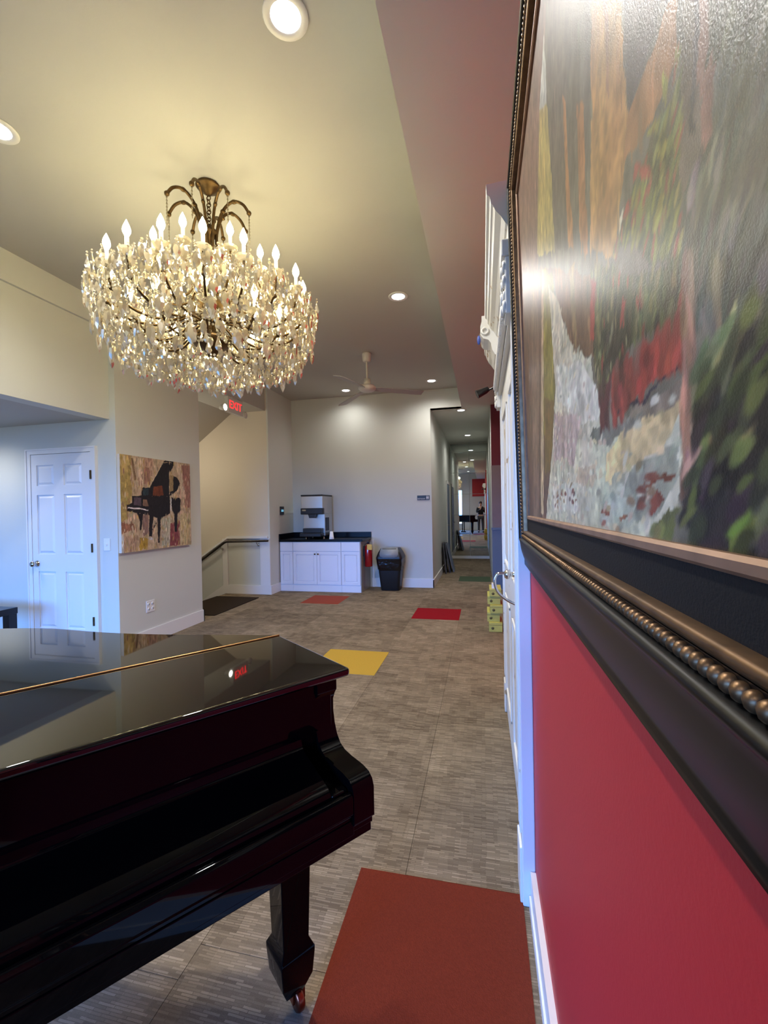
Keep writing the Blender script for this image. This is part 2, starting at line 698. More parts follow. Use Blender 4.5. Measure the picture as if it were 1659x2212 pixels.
# ---- right wall (red), panelling beyond the ornate doors
wr = MB()
wr.box(XR, 0.3, REAR_Y, 3.225, -0.1, ZS + 0.02)
wr.box(0.58, 0.7, 3.225, YB, -0.1, ZS + 0.02)
wr.box(0.3, 0.7, 3.1, 3.225, -0.1, ZS + 0.02)
struct('wall_right', wr, 'red_paint', label='crimson red wall on the right')
struct('wall_hallway_right', MB().box(XR, 0.3, YB + 0.12, YM + 0.1, -0.1, ZS + 0.02).box(XR, 0.7, YB + 0.02, YB + 0.12, -0.1, 2.13), 'wall_paint', label='right wall of the dark hallway')
struct('wall_hallway_end', MB().box(XR, 0.7, YB + 0.02, YB + 0.12, 2.13, ZS + 0.02), 'dim_red_paint', label='red wall above the taupe panel, its dimness painted in as maroon')
wn = MB()
wn.box(0.15, 0.58, YB, YB + 0.02, 0, 1.02)
wn.box(0.14, 0.58, YB - 0.02, YB + 0.02, 1.02, 1.06)
struct('trim_1', wn, 'slate_paint', label='slate blue wainscot on the short wall right of the hallway')
struct('trim_2', MB().box(0.155, 0.58, YB + 0.005, YB + 0.02, 1.06, 2.13), 'taupe_panel', label='taupe panel above the slate wainscot')

# ---- left side: pillar wall with the piano canvas, bulkhead, alcove
struct('wall_left', MB().box(-6.7, XL, YD, YP, -1.9, ZC + 0.05), 'wall_paint', label='grey wall with the piano canvas')
bk = MB()
bk.box(-3.8, -3.65, REAR_Y, YD, 2.37, ZC + 0.02)
bk.box(-3.65, -3.622, REAR_Y, YD, 3.262, ZC + 0.02)
struct('wall_bulkhead', bk, 'wall_paint', label='bulkhead above the low alcove on the left')
struct('wall_alcove', MB().box(-6.8, -6.6, REAR_Y, YD, -0.1, 2.5), 'wall_paint', label='far side wall of the alcove')

# ---- stair alcove
st = MB()
st.box(-6.7, XRET, YS, YB + 0.15, -1.9, 1.0)
st.box(XRET - 0.03, XRET, YS, YB + 0.15, 1.0, ZC + 0.05)
struct('wall_stair_lower', st, 'wall_paint', label='grey lower wall beside the stairs')
struct('wall_stair', MB().box(-6.7, XRET - 0.03, YS, YB + 0.15, 1.0, ZC + 0.05), 'cream_paint', label='cream wall above the handrail of the stairs')
# cream paint also runs down behind the sloping cap
cr = MB()
cr.hexa([(-6.6, YS - 0.006, -0.65), (-4.33, YS - 0.006, 0.97), (-4.33, YS - 0.006, 1.02), (-6.6, YS - 0.006, 1.02)],
        [(-6.6, YS, -0.65), (-4.33, YS, 0.97), (-4.33, YS, 1.02), (-6.6, YS, 1.02)])
struct('wall_stair_slope', cr, 'cream_paint', label='cream wall above the sloping handrail')
al = MB()
al.box(-4.21, XL, YP, YS, ZA, ZC + 0.02)
al.hexa([(-6.6, YP, 1.37), (-4.21, YP, ZA), (-4.21, YP, ZA + 0.3), (-6.6, YP, ZA + 0.3)],
        [(-6.6, YS, 1.37), (-4.21, YS, ZA), (-4.21, YS, ZA + 0.3), (-6.6, YS, ZA + 0.3)])
struct('ceiling_stair', al, 'ceiling_paint', label='sloping ceiling above the stairs')
struct('wall_stair_end', MB().box(-6.8, -6.6, YP - 0.2, YB, -1.9, 3.4), 'wall_paint', label='end wall of the stairwell')
sp = MB()
for k in range(8):
    sp.box(XSTEP - 0.26 * (k + 1), XSTEP - 0.26 * k, YP, YS, -1.9, -0.18 * (k + 1))
struct('floor_stairs', sp, 'mat_brown', label='carpeted steps going down beside the pillar')
tr = MB()                                               # white cap, posts and skirt of the wainscot
tr.box(-4.315, -3.56, YS - 0.05, YS, 0.955, 0.99)
sl = 0.65
tr.hexa([(-5.9, YS - 0.05, 0.965 - 1.585 * sl), (-4.315, YS - 0.05, 0.955), (-4.315, YS - 0.05, 0.99), (-5.9, YS - 0.05, 1.0 - 1.585 * sl)],
        [(-5.9, YS, 0.965 - 1.585 * sl), (-4.315, YS, 0.955), (-4.315, YS, 0.99), (-5.9, YS, 1.0 - 1.585 * sl)])
tr.box(-4.43, -4.335, YS - 0.022, YS, 0.0, 0.95)
tr.box(-3.71, XRET, YS - 0.022, YS, 0.0, 0.955)
tr.hexa([(-5.9, YS - 0.02, -0.98), (-4.40, YS - 0.02, 0.0), (-4.40, YS - 0.02, 0.16), (-5.9, YS - 0.02, -0.82)],
        [(-5.9, YS, -0.98), (-4.40, YS, 0.0), (-4.40, YS, 0.16), (-5.9, YS, -0.82)])
struct('trim_3', tr, 'white_trim', label='white cap and posts of the panelling beside the stairs')
bb = MB()
bb.box(-4.34, -3.71, YS - 0.025, YS, 0, 0.15)
bb.box(-3.71, XRET + 0.018, YS - 0.025, YS, 0, 0.15)
bb.box(XRET, XRET + 0.018, YS, 7.11, 0, 0.15)
struct('baseboard_stair', bb, 'white_trim', label='white baseboard beside the stair landing')
struct('baseboard_left', MB().box(XL, XL + 0.016, YD, YP + 0.016, 0, 0.15).box(-4.2, XL + 0.016, YP, YP + 0.016, 0, 0.15), 'white_trim', label='white baseboard below the piano canvas')

# ---- back wall and hallway
wb = MB()
wb.box(-3.6, -0.88, YB, YB + 0.15, -0.1, ZC + 0.05)
wb.box(-0.88, -0.335, YB, YB + 0.15, ZS, ZC + 0.05)
struct('wall_back', wb, 'wall_paint', label='pale grey back wall behind the cabinets')
struct('wall_hallway_left', MB().box(-1.05, -0.88, YB + 0.15, YM + 0.1, -0.1, ZS + 0.02), 'wall_paint', label='left wall of the dark hallway')
struct('baseboard_back', MB().box(-1.99, -0.864, YB - 0.016, YB, 0, 0.16).box(-0.88, -0.864, YB - 0.016, YM, 0, 0.14), 'white_trim', label='white baseboard along the back wall and hallway')
struct('baseboard_right', MB().box(0.142, XR, REAR_Y, 1.59, 0, 0.13).box(0.136, XR, REAR_Y, 1.59, 0.0, 0.045), 'white_trim', label='white baseboard under the red wall')
struct('trim_4', MB().box(-1.975, -1.945, YB - 0.03, YB, 0, 0.86), 'white_trim', label='narrow white strip on the wall beside the fire extinguisher')

# ---- hallway end wall with its mirror tiles
we = struct('wall_mirror', MB().box(-1.05, 0.3, YM, YM + 0.12, -0.1, ZS + 0.02), 'wall_paint', label='end wall of the hallway faced with mirror tiles')
zs = [0.075, 0.647, 1.211, 1.788, 2.377, 2.939, 3.17]
xs = [-0.862, -0.352, 0.155]
for i in range(len(zs) - 1):
    for j in range(2):
        mb = MB().box(xs[j] + 0.003, xs[j + 1] - 0.003, YM - 0.006, YM - 0.0005, zs[i] + 0.003, zs[i + 1] - 0.003)
        o = mb.build('mirror_tile', 'mirror_glass', we, bevel=0.002, seg=1)
        o.rotation_euler = (0, 0, 0)
MB().box(-0.88, XR, YM - 0.02, YM, 0, 0.07).build('mirror_ledge', 'white_trim', we)

# ---- rear wall (behind the camera, seen in the mirror) with its windows
wx = sorted([(w[0], w[1], w[2], w[3]) for w in WINDOWS])
rw = MB()
x = -6.8
for (a, b, c, d) in wx:
    rw.box(x, a, REAR_Y - 0.15, REAR_Y, -0.1, ZC)
    rw.box(a, b, REAR_Y - 0.15, REAR_Y, -0.1, c)
    rw.box(a, b, REAR_Y - 0.15, REAR_Y, d, ZC)
    x = b
rw.box(x, 0.3, REAR_Y - 0.15, REAR_Y, -0.1, ZC)
struct('wall_rear', rw, 'wall_paint', label='white wall with tall windows behind the photographer')
struct('wall_rear_accent', MB().box(-0.62, XR, REAR_Y, REAR_Y + 0.03, 2.1, ZS), 'red_paint', label='red painted patch high on the rear wall')
for k, (a, b, c, d) in enumerate(WINDOWS):
    fr = MB()
    t = 0.06
    for q in ((a, a + t, c, d), (b - t, b, c, d), (a, b, c, c + t), (a, b, d - t, d)):
        fr.box(q[0], q[1], REAR_Y - 0.13, REAR_Y + 0.02, q[2], q[3])
    wo = struct('window_%d' % (k + 1), fr, 'white_trim', label=['white framed window behind the photographer', 'white framed window at the rear of the alcove'][k])
    m3 = [a + t, (a + b) / 2, b - t]
    for j in range(2):
        MB().box(m3[j] + 0.01, m3[j + 1] - 0.01, REAR_Y - 0.08, REAR_Y - 0.074, c + t, d - t).build('pane', 'window_glass', wo)
    MB().box((a + b) / 2 - 0.02, (a + b) / 2 + 0.02, REAR_Y - 0.1, REAR_Y - 0.05, c + t, d - t).build('mullion', 'white_trim', wo)

# ---- door_1: white six-panel door in the alcove
D0, D1, DZ = -4.635, -3.868, 2.055
ca = MB()
for q in ((D0 - 0.045, D0, 0, DZ), (D1, D1 + 0.05, 0, DZ), (D0 - 0.045, D1 + 0.05, DZ, DZ + 0.04)):
    ca.box(q[0], q[1], YD - 0.026, YD + 0.01, q[2], q[3])
ca.box(D0 - 0.06, D0 - 0.045, YD - 0.034, YD + 0.01, 0, DZ + 0.04)
ca.box(D1 + 0.05, D1 + 0.065, YD - 0.034, YD + 0.01, 0, DZ + 0.04)
ca.box(D0 - 0.06, D1 + 0.065, YD - 0.034, YD + 0.01, DZ + 0.04, DZ + 0.055)
door1 = struct('door_1', ca, 'white_trim', label='white six-panel door beside the light switch')
pr_ = [(-4.563, -4.338), (-4.212, -3.985)]
pz = [(0.24, 0.83), (1.01, 1.63), (1.725, 1.94)]
lf = MB()
y0, y1 = YD - 0.020, YD - 0.004
xe = [D0 + 0.003, pr_[0][0], pr_[0][1], pr_[1][0], pr_[1][1], D1 - 0.003]
ze = [0.006, pz[0][0], pz[0][1], pz[1][0], pz[1][1], pz[2][0], pz[2][1], DZ - 0.004]
for i in (0, 2, 4):
    lf.box(xe[i], xe[i + 1], y0, y1, ze[0], ze[-1])
for j in (0, 2, 4, 6):
    for (a, b) in pr_:
        lf.box(a, b, y0, y1, ze[j], ze[j + 1])
leaf = lf.build('leaf', 'white_door', door1)
for (a, b) in pr_:
    for (c, d) in pz:
        e, g = 0.012, 0.034
        p = MB()
        p.box(a, b, YD - 0.006, YD - 0.0005, c, d)
        lo_ = [(a + e, YD - 0.006, c + e), (b - e, YD - 0.006, c + e), (b - e, YD - 0.006, d - e), (a + e, YD - 0.006, d - e)]
        hi_ = [(a + g, YD - 0.018, c + g), (b - g, YD - 0.018, c + g), (b - g, YD - 0.018, d - g), (a + g, YD - 0.018, d - g)]
        p.hexa(hi_, lo_)
        p.build('panel', 'white_door', leaf)
kn = MB().lathe([(0.0, 0.0), (0.032, 0.0), (0.032, -0.006), (0.012, -0.012), (0.011, -0.03), (0.026, -0.038), (0.031, -0.052), (0.024, -0.066), (0.0, -0.07)], (D0 + 0.06, YD - 0.020, 0.91), 16, axis='y')
kn.build('door_knob', 'chrome', leaf)
for z in (1.82, 1.075, 0.33):
    MB().box(D1 - 0.004, D1 + 0.012, YD - 0.036, YD - 0.018, z - 0.045, z + 0.045).build('hinge', 'old_bronze', leaf)
struct('baseboard_alcove', MB().box(-6.6, D0 - 0.06, YD - 0.016, YD, 0, 0.15).box(D1 + 0.065, XL, YD - 0.016, YD, 0, 0.15), 'white_trim', label='white baseboard beside the white door')

# ================================================================== ORNATE WHITE DOORWAY ON THE RIGHT WALL (door_2)
XF, XG = 0.116, 0.134
OY0, OY1 = 1.592, 3.22
d2m = MB()
d2m.box(XG, XR, OY1 - 0.13, OY1, 0, 2.36)
d2m.box(XG - 0.008, XR, OY1 - 0.13, OY1 - 0.012, 0, 0.2)
d2m.box(XF, XR, OY0, OY1, 2.18, 2.48)
door2 = struct('door_2', d2m, 'distressed_white', label='ornate distressed white doorway on the red wall behind the picture', bevel=0.004)
MB().box(XF, XR, OY0, OY0 + 0.13, 0, 2.36).box(XF - 0.008, XR, OY0 + 0.012, OY0 + 0.13, 0, 0.2).build('pilaster', 'white_trim', door2, bevel=0.004)
for k in range(3):
    for xq, y in ((XF, OY0 + 0.03 + 0.028 * k), (XG, OY1 - 0.11 + 0.028 * k)):
        MB().box(xq - 0.005, xq + 0.002, y, y + 0.014, 0.24, 2.12).build('flute', 'distressed_white', door2)
# leaves with raised panels
ym = (OY0 + OY1) / 2
for (a, b) in ((OY0 + 0.135, ym - 0.003), (ym + 0.003, OY1 - 0.135)):
    lf = MB()
    pzs = [(0.2, 0.85), (1.05, 2.0)]
    ya, yb = a + 0.1, b - 0.1
    lf.box(0.14, 0.158, a, ya, 0.01, 2.175).box(0.14, 0.158, yb, b, 0.01, 2.175)
    for (c, d) in ((0.01, 0.2), (0.85, 1.05), (2.0, 2.175)):
        lf.box(0.14, 0.158, ya, yb, c, d)
    leaf2 = lf.build('door_leaf', 'distressed_white', door2, bevel=0.003)
    for (c, d) in pzs:
        p = MB()
        p.box(0.148, 0.158, ya, yb, c, d)
        e, g = 0.02, 0.06
        p.hexa([(0.148, ya + e, c + e), (0.148, yb - e, c + e), (0.148, yb - e, d - e), (0.148, ya + e, d - e)],
               [(0.139, ya + g, c + g), (0.139, yb - g, c + g), (0.139, yb - g, d - g), (0.139, ya + g, d - g)])
        p.build('panel', 'distressed_white', leaf2)
        mo = MB()
        for (y_a, y_b, z_a, z_b) in ((ya, ya + 0.018, c, d), (yb - 0.018, yb, c, d), (ya, yb, c, c + 0.018), (ya, yb, d - 0.018, d)):
            mo.box(0.133, 0.15, y_a, y_b, z_a, z_b)
        mo.build('moulding', 'distressed_white', leaf2, bevel=0.004)
# crown
cprof = [(XR, 2.36), (0.112, 2.36), (0.104, 2.385), (0.100, 2.40), (0.094, 2.405), (0.080, 2.43), (0.060, 2.455), (0.052, 2.475), (0.046, 2.48), (0.042, 2.505), (0.032, 2.515), (0.030, 2.55), (XR, 2.555)]
MB().prism(cprof, lambda u, v, a: (u, a, v), OY0 - 0.01, OY1 + 0.02).build('crown', 'distressed_white', door2)
# carved band with leaf bosses
band = MB().box(0.096, XF, OY0 + 0.02, OY1 - 0.02, 2.205, 2.255)
band.build('frieze_band', 'distressed_white', door2, bevel=0.006)
n = 44
for k in range(n):
    y = OY0 + 0.15 + (OY1 - OY0 - 0.3) * k / (n - 1)
    MB().ball((0.094, y, 2.23), (0.012, 0.017, 0.022), 7, 5).build('carved_boss', 'distressed_white', door2)
# capitals with scrolls
for yc, xo in ((OY0 + 0.065, 0.0), (OY1 - 0.065, 0.018)):
    c_ = MB()
    c_.box(0.078 + xo, XF + xo, yc - 0.062, yc + 0.062, 2.30, 2.36)
    c_.box(0.09 + xo, XF + xo, yc - 0.058, yc + 0.058, 2.10, 2.30)
    cap = c_.build('capital', 'distressed_white', door2, bevel=0.005)
    for z in (2.27, 2.22, 2.17, 2.13):
        for dy in (-0.036, 0.0, 0.036):
            r = 0.02 + 0.004 * math.sin(z * 90 + dy * 70)
            MB().torus((0.088 + xo - (0.006 if dy == 0 else 0), yc + dy, z), r * 0.7, r * 0.36, Matrix.Rotation(PI / 2, 3, 'Y'), 12, 6).build('carved_scroll', 'distressed_white', cap)
# keystone bracket
kp = [(XF, 2.30), (0.085, 2.30), (0.07, 2.33), (0.062, 2.37), (0.048, 2.39), (0.02, 2.40), (0.006, 2.42), (0.004, 2.47), (0.012, 2.50), (0.012, 2.53), (XF, 2.53)]
KY = 2.70
ks = MB().prism(kp, lambda u, v, a: (u, a, v), KY - 0.09, KY + 0.09).build('keystone', 'distressed_white', door2, bevel=0.004)
MB().torus((0.03, KY - 0.093, 2.44), 0.018, 0.007, Matrix.Rotation(PI / 2, 3, 'X'), 14, 6).build('carved_scroll', 'distressed_white', ks)
# curved pull handle
hy, hz = 1.93, 1.125
hd = MB().lathe([(0.0, 0), (0.024, 0), (0.026, -0.004), (0.012, -0.010), (0.011, -0.03), (0.019, -0.034), (0.021, -0.044), (0.014, -0.054), (0, -0.056)], (0.14, hy, hz), 14, axis='x')
hd.tube(chain_pts([(0.086, hy, hz + 0.005), (0.056, hy, hz), (0.045, hy, hz - 0.03), (0.056, hy, hz - 0.075), (0.095, hy, hz - 0.11), (0.135, hy, hz - 0.13)], 5), [0.006] * 26, 8)
hd.ball((0.136, hy, hz - 0.13), (0.008, 0.016, 0.016))
hd.build('pull_handle', 'chrome', door2, label='curved chrome pull handle')
MB().box(0.136, 0.142, hy - 0.018, hy + 0.018, hz - 0.2, hz - 0.18).build('keyhole_plate', 'old_bronze', door2)

# small blue ornament on the keystone
orn = thing('hanging_ornament', 'small blue glass ornament hanging on the white keystone', 'ornament', (0.0, KY, 2.40))
MB().ball((-0.006, KY, 2.425), (0.011, 0.016, 0.028), 10, 8).build('ornament_body', 'blue_glass', orn)
MB().tube([(-0.002, KY, 2.45), (0.004, KY, 2.475)], 0.0025, 6).build('hook', 'chrome', orn)

# black spotlight past the doorway
spt = thing('wall_spotlight', 'small black spotlight on the far end of the ornate doorway', 'spotlight', (0.12, 3.24, 2.25))
MB().box(0.09, 0.15, 3.2215, 3.232, 2.24, 2.32).build('wall_plate', 'black_plastic', spt, bevel=0.003)
MB().tube([(0.12, 3.23, 2.285), (0.09, 3.30, 2.29), (0.05, 3.34, 2.285)], 0.007, 8).build('arm', 'black_plastic', spt)
MB().tube([(0.058, 3.34, 2.298), (0.035, 3.34, 2.285), (-0.028, 3.33, 2.258)], [0.018, 0.024, 0.032], 14).build('lamp_head', 'black_plastic', spt)

# ================================================================== BIG PAINTING ON THE RED WALL
CY0, CY1, CZ0, CZ1 = 0.06, 1.41, 1.386, 2.38
TILT = 0.018
FW = 0.175


def fpt(y, z, d):
    return (XR - 0.002 - d - TILT * (z - (CZ0 - FW)), y, z)


pic = thing('framed_painting', 'large oil painting of a cobbled lane in a wide black beaded frame', 'painting', (XR, (CY0 + CY1) / 2, CZ0 - FW))


def ring(prof, name, mat, smooth=False, kind=None):
    mb = MB()
    vs = []
    for w, d in prof:
        for (y, z) in ((CY1 + w, CZ0 - w), (CY0 - w, CZ0 - w), (CY0 - w, CZ1 + w), (CY1 + w, CZ1 + w)):
            vs.append(fpt(y, z, d))
    fs = []
    for i in range(len(prof) - 1):
        for k in range(4):
            k2 = (k + 1) % 4
            fs.append((i * 4 + k, i * 4 + k2, (i + 1) * 4 + k2, (i + 1) * 4 + k))
    # smooth across the profile, sharp at the mitres: split per side
    for k in range(4):
        k2 = (k + 1) % 4
        sv = []
        for i in range(len(prof)):
            sv += [vs[i * 4 + k], vs[i * 4 + k2]]
        mb.add(sv, [(2 * i, 2 * i + 1, 2 * i + 3, 2 * i + 2) for i in range(len(prof) - 1)], smooth)
    return mb.build(name, mat, pic, kind=kind)


ring([(0.0, 0.012), (0.0, 0.018), (0.003, 0.021), (0.009, 0.021), (0.012, 0.0175), (0.012, 0.012)], 'fillet', 'frame_copper')
ring([(0.011, 0.0165), (0.053, 0.0165), (0.054, 0.010)], 'liner', 'liner_black')
ring([(0.050, 0.010), (0.050, 0.027), (0.0525, 0.0305), (0.056, 0.031), (0.0585, 0.028), (0.060, 0.0275)], 'inner_lip', 'frame_gold', True)
ring([(0.060, 0.0285), (0.0665, 0.0285), (0.0725, 0.0285)], 'bead_channel', 'frame_black')
cr_ = [(0.0725, 0.028), (0.0735, 0.036), (0.076, 0.0405), (0.079, 0.042), (0.083, 0.0405)]
for k in range(11):
    t = k / 10.0
    w = 0.084 + 0.078 * t
    cr_.append((w, 0.0395 - 0.0225 * math.sin(t * PI / 2 * 1.0) ** 0.9 + 0.008 * math.sin(t * PI)))
cr_ += [(0.166, 0.0185), (0.172, 0.019), (FW, 0.016), (FW, 0.0)]
ring(cr_, 'moulding', 'frame_black', True)
bd = MB()
w = 0.0665
peri = [((CY1 + w, CZ0 - w), (CY0 - w, CZ0 - w)), ((CY1 + w, CZ0 - w), (CY1 + w, CZ1 + w)), ((CY0 - w, CZ0 - w), (CY0 - w, CZ1 + w)), ((CY0 - w, CZ1 + w), (CY1 + w, CZ1 + w))]
for (a, b) in peri:
    ln = math.hypot(b[0] - a[0], b[1] - a[1])
    nb = int(ln / 0.0112)
    for k in range(nb + 1):
        t = k / nb
        y, z = a[0] + (b[0] - a[0]) * t, a[1] + (b[1] - a[1]) * t
        bd.ball(fpt(y, z, 0.0305), 0.0058, 8, 6)
o = bd.build('beading', 'frame_gold', pic, kind='stuff')
MB().hexa([fpt(CY0 - FW, CZ0 - FW, 0), fpt(CY1 + FW, CZ0 - FW, 0), fpt(CY1 + FW, CZ1 + FW, 0), fpt(CY0 - FW, CZ1 + FW, 0)],
          [fpt(CY0 - FW, CZ0 - FW, 0.01), fpt(CY1 + FW, CZ0 - FW, 0.01), fpt(CY1 + FW, CZ1 + FW, 0.01), fpt(CY0 - FW, CZ1 + FW, 0.01)]).build('backing', 'frame_black', pic)

